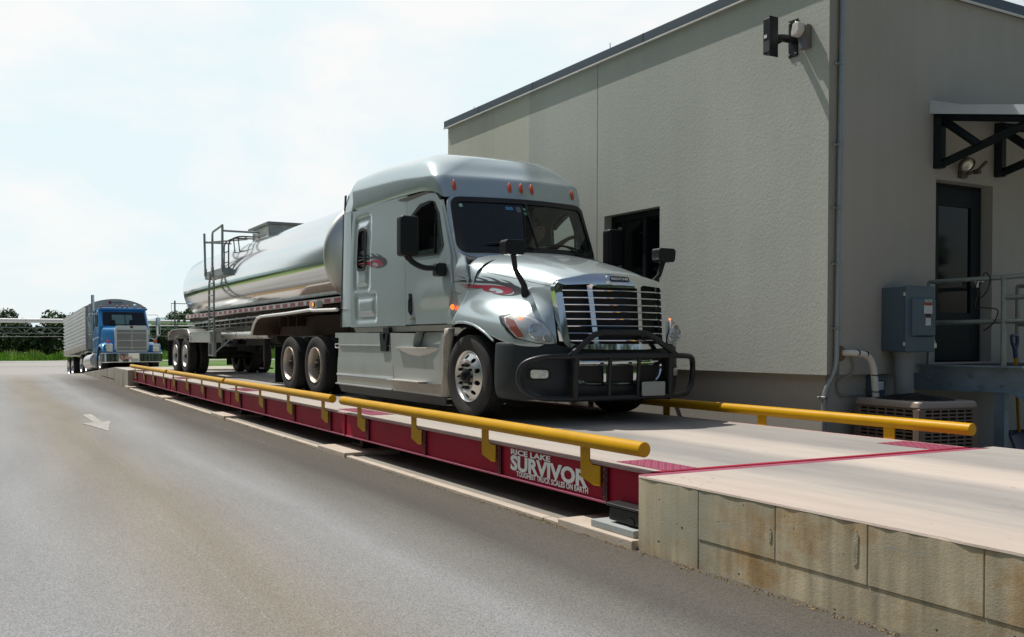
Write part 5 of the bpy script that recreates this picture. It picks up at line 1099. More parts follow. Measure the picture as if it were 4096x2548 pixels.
for s in (-1, 1):
    b = MB(); rows = []
    for a in range(0, 181, 15):
        x, z = -.98 + .62 * cos(radians(a)), .62 + .60 * sin(radians(a)); rows.append([V(x, s * .62, z + .05), V(x, s * .95, z + .045), V(x, s * 1.13, z + .01), V(x, s * 1.19, z - .07), V(x, s * 1.19, z - .13)])
    rows.insert(0, [V(-.34, s * y, z) for y, z in ((.62, .70), (.95, .70), (1.10, .70), (1.17, .70), (1.17, .68))])
    b.grid(rows); f = b.build('front_fender', BLU, bt, smooth=60, solid=.02, sub=1)
    MB().box2(V(-.50, s * .72, .80), V(-.28, s * 1.14, 1.16)).build('lamp_housing', BLU, bt, bevel=.09, seg=4)
    hl = MB().box2(V(-.29, s * .80, .835), V(-.255, s * 1.07, 1.14)).build('headlamp', CHR, bt, bevel=.01)
    for z in (.915, 1.06): MB().box2(V(-.258, s * .825, z - .062), V(-.245, s * 1.045, z + .062)).build('lens', mat('lamp_face', (.66, .69, .68), .2, .2, .4, 30.), hl, bevel=.008)
    MB().box2(V(-.46, s * .87, 1.18), V(-.36, s * 1.0, 1.30)).build('turn_lamp', mat('turn_red', (.65, .09, .02), .3, 0, .05), bt, bevel=.02)
    w = MB(); tyre(w, V(-1.15, s * 1.02, .50), s, w=.28, n=36); w_ = w.build('wheel', RUB, bt, smooth=30); MB().lathe([(.31, .12), (.29, .12), (.26, .04), (.14, .07), (.12, .16), (0, .17)], V(-1.15, s * 1.02, .5), (0, s, 0), 28).build('rim', POL, w_)
    for x in (-4.2, -5.5): dual_wheel(V(x, s * 1.05, .50), s, bt, POL)
    m_ = MB().box2(V(-1.85, s * 1.32, 1.60), V(-1.75, s * 1.50, 2.36)).build('door_mirror', CHR if s > 0 else mat('mirror_grey', (.35, .40, .40), .2, .7), bt, bevel=.02)
    MB().tube(bend([V(-2.0, s * 1.0, 2.48), V(-1.9, s * 1.42, 2.48), V(-1.8, s * 1.42, 2.35)], .06), .012, 6).build('mirror_arm', CHR, m_)
    MB().tube(bend([V(-2.0, s * 1.0, 1.55), V(-1.9, s * 1.25, 1.42), V(-1.8, s * 1.42, 1.6)], .06), .014, 6).build('mirror_arm', CHR, m_)
    MB().cyl(V(-1.7, s * 1.12, .55), V(-3.4, s * 1.12, .55), .32, 24).build('fuel_tank', POL, bt)
    MB().box2(V(-4.4, s * .6, .98), V(-3.6, s * 1.2, 1.05)).build('quarter_fender', POL, bt, bevel=.01)
    MB().panel(rnd([(-2.85, 2.0), (-2.1, 2.0), (-2.25, 2.58), (-2.85, 2.58)], .06), lambda u, v, t: V(u, s * (lerp([2., 2.6], [1.025, .985], v) + .004 - t), v), .2, (), .006).build('side_window', mat('dark_screen', (.01, .01, .01)), cab, smooth=0)
    MB().box2(V(-2.95, s * 1.035, 1.0), V(-1.85, s * 1.045, 1.96)).build('door', BLU, cab, bevel=.006)
GSM = mat('shell_silver', (.62, .66, .68), .28, .45, .04)
gs = MB().panel(rnd([(-.67, .84), (.67, .84), (.67, 1.72), (.60, 1.90), (-.60, 1.90), (-.67, 1.72)], [.03, .03, .1, .08, .08, .1]), lambda y, z, t: V(-.44 - t, y, z), .2, [rect(-.595, .90, .595, 1.73, .03)], .12).build('grille_shell', GSM, bt, smooth=0)
MB().box2(V(-.52, -.6, .89), V(-.50, .6, 1.74)).build('radiator', mat('radiator_black', (.01, .01, .01)), gs)
b = MB()
for i in range(31): y = -.58 + 1.16 * i / 30; b.box2(V(-.47, y - .008, .90), V(-.455, y + .008, 1.73))
for z in (1.02, 1.30, 1.60): b.box2(V(-.462, -.595, z - .012), V(-.447, .595, z + .012))
b.box2(V(-.462, -.015, .9), V(-.445, .015, 1.73)); b.build('grille_bars', POL, gs, smooth=0)
MB().box2(V(-.44, -.06, 1.79), V(-.428, .06, 1.88)).build('badge', mat('badge_dark', (.12, .03, .04), .4), gs)
b = MB(); b.grid([[V(x, y, z) for x, y in ((-.75, -1.2), (-.35, -1.2), (-.22, -1.12), (-.12, -.8), (-.10, 0), (-.12, .8), (-.22, 1.12), (-.35, 1.2), (-.75, 1.2))] for z in (.40, .43, .76, .79)]); bp_ = b.build('front_bumper', CHR, bt, smooth=30, solid=.02)
for y in (-.38, .38): MB().cyl(V(-.115, y, .62), V(-.09, y, .62), .03, 12).build('tow_hole', BLK, bp_)
MB().box2(V(-.10, -.12, .425), V(-.085, .18, .56)).build('number_plate', mat('plate_pale', (.55, .58, .55), .5, 0, .3, 30.), bp_)
b = MB(); b.tube(bend([V(-3.25, -.98, .7), V(-3.25, -1.02, 1.0), V(-3.25, -1.02, 3.42)], .1), .075, 14); b.build('exhaust_stack', CHR, bt)
b = MB()
for y in (-.4, .4): b.box2(V(-6.0, y - .04, .70), V(-.6, y + .04, .95))
b.box2(V(-1.7, -.55, .5), V(-.55, .55, 1.0)); b.cyl(V(-1.15, -.9, .5), V(-1.15, .9, .5), .06)
for x in (-4.2, -5.5): b.cyl(V(x, -.9, .5), V(x, .9, .5), .08)
b.build('chassis', UNDER, bt)
b = MB(); b.box2(V(-3.1, -1.05, .5), V(-3.0, -.75, 1.9)); b.build('stack_guard', POL, bt)
# grain trailer
gt = empty('grain_trailer', BO, 'corrugated silver grain trailer with arched front wall behind the blue truck', 'trailer', rot=(0, PITCH, HDG)); LOCAL[gt.name] = Vector((0, 0, 0))
CORR = mat('corrugated_alu', (.66, .68, .70), .38, .5, .08, 2.)
x0, x1, zb, zt, w = -9.9, -3.5, 1.12, 2.95, 1.25
for s in (-1, 1):
    rows = []; n = 10
    for i in range(n):
        a = zb + .16 + (zt - zb - .2) * i / n; h = (zt - zb - .2) / n
        for q, o in ((.0, 0), (.35, 0), (.5, .05), (.9, .05)): rows.append((a + h * q, o))
    MB().grid([[V(x, s * (w + o), z) for x in (x0, x1)] for z, o in rows]).build('corrugated_side', CORR, gt, smooth=0)
    b = MB(); b.box2(V(x0, s * (w - .03), zb), V(x1, s * (w + .04), zb + .16)); b.box2(V(x0, s * (w - .03), zt - .05), V(x1, s * (w + .05), zt + .02)); b.box2(V(x1 - .12, s * (w - .06), zb), V(x1, s * (w + .035), zt)); b.build('side_rail', ALU, gt)
    b = MB(); k = 0; x = x0
    while x < x1 - .1: b.box2(V(x, s * (w + .04), zb + .10), V(x + .25, s * (w + .044), zb + .145), TR if k % 2 else TW); x += .25; k += 1
    b.build('reflective_tape', None, gt, smooth=0)
arcp = [(y, zt + .33 * (1 - (y / w) ** 2) ** .8) for y in [w * (k / 10 - 1) for k in range(21)]]
fw_ = MB().prism([(w, zb), ] + arcp[::-1] + [(-w, zb)], lambda u, v, t: V(x1 + t, u, v), -.03, .0).build('front_wall', mat('trailer_front', (.50, .52, .51), .4, .6, .06), gt, smooth=0)
lp = MB().box2(V(x1, -.32, 3.07), V(x1 + .01, .32, 3.22)).build('maker_sign', mat('sign_grey', (.62, .64, .64), .5), fw_)
MB().box2(V(x1 + .01, -.31, 3.085), V(x1 + .014, -.18, 3.205)).build('emblem', TR, lp)
text_mesh('WILSON', .085, lambda u, v, t: V(x1 + .014, -.15 + u, 3.105 + v), DBLK, lp, 'sign_lettering', .02, w=.44)
b = MB(); rows = [[V(x, y, z + .02 * sin(x * 5) ** 2) for y, z in arcp] for x in [x0 + (x1 - x0) * i / 30 for i in range(31)]]; b.grid(rows); b.build('roll_tarp', mat('tarp', (.10, .10, .09), .7), gt, smooth=60)
b = MB(); b.box2(V(x0, -w, zb - .02), V(x1, w, zb + .02)); b.prism([(-7.6, zb), (-6.4, zb), (-6.8, .6), (-7.2, .6)], lambda u, v, t: V(u, t, v), -.9, .9); b.prism([(-6.3, zb), (-5.0, zb), (-5.6, .7), (-5.9, .7)], lambda u, v, t: V(u, t, v), -.9, .9); b.box2(V(-9.6, -.5, .75), V(-7.5, .5, 1.1)); b.build('hopper', ALU, gt)
for x in (-7.9, -9.1):
    for s in (-1, 1): dual_wheel(V(x, s * 1.07, .50), s, gt, POL)
b = MB()
for x in (-7.9, -9.1): b.cyl(V(x, -.9, .5), V(x, .9, .5), .08)
for s in (-1, 1): b.box2(V(-6.5, s * .8, .3), V(-6.4, s * .9, 1.1))
b.build('axle', UNDER, gt)
# ------------------------------------------------------------------ building (frame: x towards the viewer along the side wall, y along the end wall, corner at 0,0)
BR_ = radians(1.523); BORG = Vector((-1.771, 4.045, 0)); BM = Matrix.Rotation(BR_, 3, 'Z')
def bthing(name, at, label, cat, group=None):
    o = empty(name, BORG + BM @ Vector(at), label, cat, group, rz=BR_); LOCAL[o.name] = Vector(at); return o
def stucco(name, col, bs, bump):
    m = mat(name, col, .92, 0, .07, .9, 0, stretch=(1, 1, .6)); nt = m.node_tree; L = nt.links; b = bsdf(m)
    src = b.inputs['Base Color'].links[0].from_socket; tc = nd(nt, 'ShaderNodeTexCoord')
    n = nd(nt, 'ShaderNodeTexNoise', Scale=bs, Detail=6., Roughness=.62); L.new(tc.outputs['Object'], n.inputs['Vector'])
    n2 = nd(nt, 'ShaderNodeTexVoronoi', Scale=bs * .7); L.new(tc.outputs['Object'], n2.inputs['Vector'])
    ad = nd(nt, 'ShaderNodeMath', op='MULTIPLY_ADD'); L.new(n2.outputs['Distance'], ad.inputs[0]); ad.inputs[1].default_value = .5; L.new(n.outputs['Fac'], ad.inputs[2])
    bp = nd(nt, 'ShaderNodeBump', Strength=bump, Distance=.02); L.new(ad.outputs[0], bp.inputs['Height']); L.new(bp.outputs[0], b.inputs['Normal'])
    n3 = nd(nt, 'ShaderNodeTexNoise', Scale=bs * 1.3, Detail=3.); L.new(tc.outputs['Object'], n3.inputs['Vector'])
    q = nd(nt, 'ShaderNodeMapRange'); q.inputs[1].default_value = .3; q.inputs[2].default_value = .7; q.inputs[3].default_value = .93; q.inputs[4].default_value = 1.07; L.new(n3.outputs['Fac'], q.inputs[0])
    # faint vertical weather streaks
    mp = nd(nt, 'ShaderNodeMapping'); mp.inputs['Scale'].default_value = (5, 5, .35); L.new(tc.outputs['Object'], mp.inputs[0])
    n4 = nd(nt, 'ShaderNodeTexNoise', Scale=1., Detail=4.); L.new(mp.outputs[0], n4.inputs['Vector'])
    q4 = nd(nt, 'ShaderNodeMapRange'); q4.inputs[1].default_value = .35; q4.inputs[2].default_value = .7; q4.inputs[3].default_value = .975; q4.inputs[4].default_value = 1.015; L.new(n4.outputs['Fac'], q4.inputs[0])
    mm = nd(nt, 'ShaderNodeMath', op='MULTIPLY'); L.new(q.outputs[0], mm.inputs[0]); L.new(q4.outputs[0], mm.inputs[1])
    mx = nd(nt, 'ShaderNodeMix', dt='RGBA'); mx.blend_type = 'MULTIPLY'; mx.inputs[0].default_value = 1; L.new(src, mx.inputs[6]); L.new(mm.outputs[0], mx.inputs[7]); L.new(mx.outputs[2], b.inputs['Base Color'])
    return m
STU = stucco('stucco', (.375, .40, .365), 42., .13); STU2 = stucco('stucco_pale', (.45, .465, .395), 42., .12); STU3 = stucco('stucco_worn', (.42, .435, .37), 42., .12); STF = stucco('stucco_fine', (.385, .37, .325), 60., .12)
FAS = mat('fascia_metal', (.075, .10, .125), .42, .3, .06, 3.); DRIP = mat('drip_edge', (.70, .68, .64), .5)
FRM = mat('window_frame', (.010, .013, .016), .4, .2, .1); DGL = mat('dark_glass', (.004, .006, .007), .04, 0, .2, 2., spec=.25)
bd_ = bthing('building', (-3, 2, GZ), 'beige stucco building with dark roof edge beside the weighbridge', 'building')
EY = 5.6; BL = 7.70
b = MB()
sd = lambda u, v, t: V(u, t, v); en = lambda u, v, t: V(-t, u, v)
b.panel([(-BL, .544), (-6.203, .544), (-6.203, 4.93), (-BL, 4.93)], sd, 3., (), .2, STU3); b.panel([(-6.2, .544), (-5.203, .544), (-5.203, 4.93), (-6.2, 4.93)], sd, 3., (), .2, STU2); b.panel([(-5.2, .544), (-3.606, .544), (-3.606, 4.93), (-5.2, 4.93)], sd, 3., (), .2, STU)
b.panel([(-3.594, .544), (0, .544), (0, 4.93), (-3.594, 4.93)], sd, 3., [[(-3.45, .90), (-2.392, .90), (-2.392, 2.69), (-3.45, 2.69)]], .2, STU)
w = b.build('side_wall', None, bd_, smooth=0)
b = MB(); b.panel([(.001, .544), (EY, .544), (EY, 4.93), (.001, 4.93)], en, 3., [[(1.87, .66), (2.995, .66), (2.995, 2.79), (1.87, 2.79)]], .2); b.box2(V(-BL, EY - .2, .544), V(-.2, EY, 4.93)); b.box2(V(-BL, .2, .544), V(-BL + .2, EY - .2, 4.93)); b.build('end_wall', STF, bd_, smooth=0)
b = MB(); b.box2(V(-BL + .05, .085, GZ - .1), V(-.075, EY - .1, .55)); b.build('plinth', STF, bd_)
b = MB(); b.box2(V(-BL + .2, .21, .56), V(-.21, EY - .21, .62)); b.box2(V(-3.62, .06, .6), V(-3.58, .21, 4.9)); b.build('floor_slab', DARK, bd_)
b = MB(); b.box2(V(-BL - .06, -.058, 4.905), V(.06, EY + .06, 5.035)); f = b.build('roof', FAS, bd_, bevel=.006)
b = MB(); b.box2(V(-BL - .07, -.066, 4.893), V(.068, -.03, 4.908)); b.box2(V(.04, -.066, 4.8931), V(.068, EY, 4.9081)); b.build('drip_edge', DRIP, f)
for x in (-6.6, -5.05, -2.65, -.4): MB().box2(V(x - .004, -.0605, 4.908), V(x + .004, -.055, 5.036)).build('fascia_joint', DARK, f)
# window of the scale house
wn = MB(); X0, X1, Z0, Z1 = -3.448, -2.394, .902, 2.688; y = .13
wn.box2(V(X0, y, Z0), V(X0 + .06, y + .06, Z1)); wn.box2(V(X1 - .06, y, Z0), V(X1, y + .06, Z1)); wn.box2(V(X0 + .06, y, Z1 - .09), V(X1 - .06, y + .06, Z1)); wn.box2(V(X0 + .06, y, Z0), V(X1 - .06, y + .06, Z0 + .06)); wn.box2(V(-2.82, y - .012, Z0 + .06), V(-2.76, y + .05, Z1 - .09))
wi = wn.build('window', FRM, bd_, bevel=.004)
MB().box2(V(X0 + .06, y + .04, Z0 + .06), V(X1 - .06, y + .046, Z1 - .09)).build('pane', DGL, wi)
MB().box2(V(-3.30, y - .006, Z0 + .06), V(-3.27, y + .038, Z1 - .16)).build('latch_rail', mat('pale_rail', (.35, .37, .36), .4, .5), wi)
# door
dd = MB(); dd.box2(V(-.13, 1.872, .662), V(-.19, 2.993, 2.788)); dr_ = dd.build('door', mat('door_dark', (.007, .012, .016), .55, 0, .1, 4., spec=.15), bd_)
d2 = MB(); 
for (a, c, e, g) in ((1.98, .68, 2.10, 2.73), (2.74, .68, 2.93, 2.73), (2.10, 2.52, 2.74, 2.73), (2.10, .68, 2.74, 1.25)): d2.box2(V(-.129, a, c), V(-.10, e, g))
d2.build('door_leaf', mat('door_dark', (.01, .017, .022)), dr_, bevel=.004)
MB().box2(V(-.1295, 2.10, 1.25), V(-.120, 2.74, 2.52)).build('pane', DGL, dr_)
MB().box2(V(-.10, 2.74, 1.56), V(-.04, 2.80, 1.66)).box2(V(-.06, 2.66, 1.625), V(-.035, 2.90, 1.655)).build('handle', POL, dr_, bevel=.004)
for x, h in ((-7.28, .21), (-3.68, .25)):
    q = MB().cyl(V(x, .3, 5.03), V(x, .3, 5.03 + h), .006, 6).build('air_terminal', GALV, bd_)

# conduit on the corner
cd = bthing('conduit', (.03, .1, GZ), 'thin grey conduit running down the beige end wall near its corner', 'pipe')
P = bend([V(.032, .165, 4.89), V(.032, .105, .62), V(-.045, .02, .36), V(-.045, .02, GZ)], .12)
MB().tube(P, .026, 12).build('pipe', mat('conduit_grey', (.30, .345, .37), .4, .5, .1, 8.), cd)
for z, yy, x in ((3.875, .14, .032), (3.01, .13, .032), (2.337, .124, .032), (1.736, .118, .032), (1.046, .11, .032), (.30, .02, -.045)):
    MB().box(V(x, yy, z), (.064, .066, .03)).box(V(x - .022, yy - .045, z), (.02, .05, .03)).build('clamp', GALV, cd, bevel=.006)
# electrical disconnect box
eb = bthing('electrical_box', (.14, 1.13, .80), 'blue grey electrical box with orange and white labels on the end wall', 'electrical box')
EBM = mat('box_grey', (.085, .135, .17), .42, .2, .06, 4.); 
bx2 = MB().box2(V(.002, .90, .80), V(.26, 1.37, 1.50)).build('cabinet', EBM, eb, bevel=.006)
MB().box2(V(.262, .885, .79), V(.285, 1.385, 1.515)).build('cover', EBM, eb, bevel=.008)
MB().prism([(.965, .95), (1.352, .95), (1.352, 1.385), (.965, 1.385)], lambda u, v, t: V(.28 + t, u + (1.158 - u) * t * 2.5, v + (1.17 - v) * t * 1.8), 0, .05).build('raised_panel', EBM, eb, bevel=.012)
b = MB()
for z in (.88, 1.42): b.cyl(V(.262, .885, z - .02), V(.262, .885, z + .02), .012, 8)
b.build('hinge', POL, eb)
LAB = mat('label_white', (.62, .64, .64), .5, 0, .25, 60.)
for y0, z0, y1, z1, m in ((1.135, 1.335, 1.255, 1.365, LAB), (1.118, 1.30, 1.262, 1.328, mat('label_orange', (.55, .07, .01), .5)), (1.118, 1.21, 1.262, 1.298, LAB), (1.15, 1.175, 1.235, 1.205, BLK), (1.148, 1.165, 1.236, 1.174, RED), (1.148, 1.08, 1.236, 1.163, LAB)):
    lb = MB().box2(V(.329, y0, z0), V(.3325, y1, z1)).build('warning_label', m, eb)
text_mesh('FUSED', .018, lambda u, v, t: V(.3335, 1.142 + u, 1.341 + v), DBLK, eb, 'label_lettering', .02, w=.10)
text_mesh('WARNING', .018, lambda u, v, t: V(.3335, 1.14 + u, 1.305 + v), DBLK, eb, 'label_lettering', .02, w=.10)
MB().prism(arc((0, 0), .10, -90, 90, 10), lambda u, v, t: V(.15 + t, 1.385 + u * .7, 1.23 + v), -.02, .02).build('switch_disc', mat('switch_black', (.02, .025, .03), .5), eb)
MB().box(V(.15, 1.43, 1.38), (.03, .06, .16)).build('switch_lever', BLK, eb, bevel=.01)
pl = bthing('padlock', (.27, 1.405, .83), 'small silver padlock on the right edge of the blue grey electrical box'.replace('right edge', 'edge'), 'padlock')
MB().box2(V(.25, 1.375, .83), V(.28, 1.44, .885)).build('lock_body', POL, pl, bevel=.006); MB().tube([V(.265, 1.408 + .02 * cos(a), .885 + .035 * sin(a)) for a in [pi * k / 10 for k in range(11)]], .006, 8).build('shackle', POL, pl)
gp = bthing('drain_pipe', (.14, 1.07, GZ), 'thick grey plastic pipe below the electrical box', 'pipe')
GPM = mat('pvc_grey', (.24, .26, .265), .5, 0, .08, 6.)
MB().cyl(V(.15, 1.067, GZ), V(.15, 1.067, .74), .094, 28).build('pipe', GPM, gp); MB().lathe([(.107, 0), (.107, .06), (.09, .062)], V(.15, 1.067, .735), (0, 0, 1), 28).build('collar', GPM, gp)
# refrigerant line
rl = bthing('coolant_line', (.1, .4, .2), 'bent white insulated pipe between the end wall and the air conditioner', 'pipe')
WPM = mat('white_insulation', (.72, .70, .63), .7, 0, .1, 12., .2, 60.)
MB().tube(bend([V(-.02, .23, .78), V(.10, .30, .785), V(.12, .50, .76), V(.13, .58, .62), V(.16, .585, .20)], .09), .034, 14).build('pipe', WPM, rl)
for p, d in ((V(.105, .34, .783), V(0, 1, 0)), (V(.118, .46, .768), V(0, 1, -.15)), (V(.14, .582, .54), V(0, 0, 1)), (V(.15, .584, .36), V(0, 0, 1))): MB().cyl(p - d * .006, p + d * .006, .0365, 16).build('tape_band', BLK, rl)
MB().lathe([(.085, .001), (.07, .02), (.0, .022)], V(0, .215, .775), (1, 0, 0), 20).build('wall_patch', mat('brown_foam', (.16, .10, .06), .9, 0, .2, 20., .5, 40.), rl)
wc = bthing('cable', (.03, .3, .3), 'thin grey cable looping down the plinth under the white pipe', 'cable')
MB().tube(curve_pts([V(.02, .36, .76), V(.03, .405, .62), V(.02, .33, .53), V(-.05, .255, .47), V(-.05, .255, .38), V(-.05, .30, .325), V(-.04, .40, .315), V(-.03, .66, .32)], 6), .011, 8).build('cable_run', GPM, wc)
sb = bthing('switch_box', (0, .84, .3), 'little grey switch box with a white label on the plinth', 'switch box')
MB().box2(V(-.07, .75, .30), V(.03, .93, .525)).build('cabinet', EBM, sb, bevel=.006); MB().box2(V(.03, .80, .37), V(.034, .90, .49)).build('label', LAB, sb); MB().box2(V(.0341, .805, .465), V(.036, .895, .485)).build('label_band', BLK, sb); MB().box2(V(-.03, .93, .42), V(.0, .98, .46)).build('switch_knob', BLK, sb)

# air conditioner with louvred sides
AC = bthing('air_conditioner', (.48, .72, GZ), 'brown air conditioner with slotted sides and a black fan guard in front of the plinth', 'air conditioner'); AC.rotation_euler.z = BR_ - radians(9); LOCAL[AC.name] = Vector((0, 0, 0))
ACM = mat('ac_brown', (.19, .145, .12), .45, .2, .06, 8.); ACD = mat('ac_beige', (.36, .31, .265), .42, .2, .06, 8.)
A_ = .385; H0, H1 = .08, .735
MB().box2(V(-.5, -.5, 0), V(.5, .5, .07)).build('base_pad', KERB, AC, bevel=.01)
MB().box2(V(-A_ + .03, -A_ + .03, H0), V(A_ - .03, A_ - .03, H1)).build('coil', mat('coil_black', (.012, .011, .011), .8), AC)
for k in range(4):
    R_ = Matrix.Rotation(k * pi / 2, 3, 'Z'); b = MB()
    slots = []
    for i in range(6):
        for j in range(16):
            u0 = -.315 + i * .107; z0 = H0 + .04 + j * .0385
            slots.append(rect(u0, z0, u0 + .093, z0 + .022, .010, 2))
    b.panel(rect(-A_ + .002, H0, A_ - .002, H1), lambda u, v, t: R_ @ V(u, -A_ + t, v), .2, slots, .012); b.build('louvre_side', ACM, AC, smooth=0)
for a in (0, 1, 2, 3): 
    R_ = Matrix.Rotation(a * pi / 2, 3, 'Z'); MB().box(R_ @ V(A_ - .035, -A_ + .035, (H0 + H1) / 2), (.085, .085, H1 - H0 + .004)).build('corner_post', ACM, AC, bevel=.012)
MB().prism(rect(-A_ - .015, -A_ - .015, A_ + .015, A_ + .015, .06), lambda u, v, t: V(u * (1 - t * .45), v * (1 - t * .45), H1 + t), 0, .075).build('top_cap', ACD, AC, bevel=.02, seg=3)
b = MB()
for r in [.06 + .03 * i for i in range(11)]: b.tube([V(r * cos(2 * pi * k / 32), r * sin(2 * pi * k / 32), H1 + .125 - .10 * (r / .38) ** 2 * .6) for k in range(32)], .005, 5, closed=True)
for k in range(16): a = 2 * pi * k / 16; b.tube([V(.05 * cos(a), .05 * sin(a), H1 + .124), V(.2 * cos(a), .2 * sin(a), H1 + .108), V(.375 * cos(a), .375 * sin(a), H1 + .07)], .006, 5)
b.lathe([(.07, .0), (.06, .02), (0, .022)], V(0, 0, H1 + .115), (0, 0, 1), 20); b.build('fan_guard', BLK, AC)
MB().lathe([(.36, 0), (0, .03)], V(0, 0, H1 + .052), (0, 0, 1), 32).build('fan_well', mat('fan_black', (.01, .01, .011), .3), AC)
for k, ch in enumerate('YORK'): text_mesh(ch, .095, lambda u, v, t: V(A_ - .005 + .018 + (.0 if 0 else 0) - .018 + .009, -A_ + .012 + u - .005, H1 - .13 - k * .115 + v), BLK, AC, 'side_lettering', .02, w=.07)
MB().box2(V(A_ - .075, -A_ - .0085, H0 + .05), V(A_ - .07, -A_ - .0, H1 - .02)).build('post_line', BLK, AC)

# awning over the door: three knee brackets under a pale sheet roof
aw = bthing('awning', (.6, 2.6, 3.0), 'pale metal awning on dark braced brackets over the door', 'awning')
AWM = mat('awning_pale', (.60, .66, .70), .45, .2, .06, 5.); STL = mat('dark_steel', (.010, .016, .020), .42, .3, .1, 6.)
for y in (1.85, 3.05, 4.25):
    b = MB(); b.box2(V(.005, y - .045, 2.90), V(.09, y + .045, 3.55)); b.tube([V(.05, y, 2.94), V(1.08, y, 3.26)], .05, 4); b.tube([V(.05, y, 3.48), V(.46, y, 3.09)], .045, 4); b.tube([V(.05, y, 3.50), V(1.22, y, 3.205)], .05, 4); b.build('bracket', STL, aw, smooth=0)
MB().prism([(0, 3.60), (1.27, 3.285), (1.27, 3.315), (0, 3.63)], lambda u, v, t: V(u, t, v), 1.76, 4.6).build('roof_sheet', AWM, aw, smooth=0)
b = MB(); b.box2(V(1.27, 1.745, 3.22), V(1.285, 4.6, 3.32)); b.prism([(0, 3.53), (1.27, 3.215), (1.27, 3.32), (0, 3.635)], lambda u, v, t: V(u, t, v), 1.74, 1.758); b.prism([(0, 3.637), (.34, 3.553), (.0, 3.685)], lambda u, v, t: V(u, t, v), 1.742, 1.76); b.build('fascia_trim', AWM, aw, smooth=0)
# lamp over the door
dl = bthing('door_light', (.1, 2.3, 2.9), 'small round lamp with a motion sensor above the dark door', 'lamp')
LMP = mat('lamp_bronze', (.10, .075, .055), .5, .3)
MB().box2(V(.002, 2.28, 2.83), V(.05, 2.40, 2.93)).build('mount', LMP, dl, bevel=.01)
MB().lathe([(.05, -.05), (.085, -.02), (.09, .03), (.075, .035)], V(.12, 2.235, 2.965), (.8, -.25, -.5), 24).build('lamp_head', LMP, dl); MB().lathe([(.075, 0), (.05, .018), (0, .024)], V(.135, 2.230, 2.953), (.8, -.25, -.5), 24).build('lens', mat('lamp_lens', (.6, .58, .5), .1, .4, .5, 30.), dl)
b = MB(); b.tube([V(.05, 2.39, 2.88), V(.12, 2.47, 2.92), V(.16, 2.56, 3.02)], .02, 8); b.box(V(.12, 2.45, 2.90), (.06, .06, .05)); b.build('sensor', LMP, dl)
# steel landing with railings
ld = bthing('landing', (.5, 2.4, GZ), 'galvanised steel landing with pipe railings in front of the dark door', 'stairs')
GB = mat('galv_blue', (.29, .38, .45), .48, .55, .22, 3., var2=((.10, .12, .14), 5., .55, .8)); GR = mat('galv_pipe', (.27, .315, .30), .42, .6, .15, 12.)
for y in (1.60, 3.35):
    b = MB(); ST = [(-.08, .37), (.98, .37), (1.9, -.25), (1.9, .02), (1.06, .64), (-.08, .64)]
    b.prism(ST, lambda u, v, t: V(u, y + t, v), -.012, .012); b.prism([(.0, .63), (1.055, .63), (1.9, .02), (1.9, .035), (1.06, .648), (.0, .648)], lambda u, v, t: V(u, y + t, v), -.07, .012); b.prism([(.0, .362), (.975, .362), (1.9, -.26), (1.9, -.245), (.98, .376), (.0, .376)], lambda u, v, t: V(u, y + t, v), -.07, .012)
    for x, z in ((.1, .5), (.84, .45)): b.lathe([(0, .03), (.018, .028), (.022, .015), (.022, 0)], V(x, y - .012, z), (0, -1, 0), 8)
    b.build('stringer', GB, ld, smooth=0)
    b = MB(); b.box2(V(.80, y - .05, GZ), V(.90, y + .03, .37)); b.build('post', GB, ld)
    b = MB()
    b.tube(bend([V(.10, y, .64), V(.10, y, 1.58), V(.86, y, 1.585), V(2.1, y, 1.62)], .02), .026, 10); b.tube([V(.10, y, 1.115), V(.86, y, 1.12), V(1.1, y, 1.12), V(1.9, y, .62)], .026, 10); b.tube([V(.86, y, .64), V(.86, y, 1.58)], .028, 10); b.tube([V(.86, y, 1.37), V(1.7, y, 1.37)], .026, 10)
    b.build('railing', GR, ld)
b = MB(); b.box2(V(.0, 1.615, .60), V(1.0, 3.335, .64)); 
for i in range(4): b.box2(V(1.05 + i * .24, 1.62, .45 - i * .16), V(1.29 + i * .24, 3.33, .48 - i * .16))
b.build('grating', mat('grating_dark', (.03, .04, .05), .6, .4), ld)
b = MB(); b.tube(curve_pts([V(.62, 1.60, 1.60), V(.60, 1.57, 1.50), V(.64, 1.56, 1.38), V(.70, 1.58, 1.44), V(.74, 1.57, 1.58), V(.66, 1.60, 1.63), V(.60, 1.56, 1.3), V(.66, 1.57, 1.27), V(.82, 1.56, 1.24), V(.78, 1.56, 1.10), V(.68, 1.57, 1.02)], 5), .006, 6); b.build('tied_wire', BLK, ld)
# snow shovel leaning behind the landing
sv = bthing('shovel', (1.1, 2.7, GZ), 'blue shovel with a yellow shaft leaning behind the steel landing', 'shovel')
SVY, SVX = 2.28, .62
SBL = mat('shovel_blue', (.02, .035, .11), .4)
sdir = V(0, .05, 1).normalized(); sp = lambda y_, z_: V(SVX - (z_ - .85) * .05, SVY + y_, z_)
MB().tube([sp(0, -.10), sp(0, .76)], .016, 10).build('shaft', YEL, sv)
b = MB(); b.tube([sp(0, .72), sp(0, .82)], [.02, .024], 8); b.tube(bend([sp(0, .80), sp(-.055, .90), sp(-.055, .975), sp(.055, .975), sp(.055, .90), sp(0, .80)], .02), .016, 8); b.build('grip', SBL, sv)
b = MB(); b.grid([[V(SVX + .02 + .10 * (u / 6 - .5) ** 2 + .03 * k, SVY + .46 * (u / 6 - .5), -.08 - .42 * k / 5) for u in range(7)] for k in range(6)]); b.build('blade', SBL, sv, smooth=60, solid=.006)
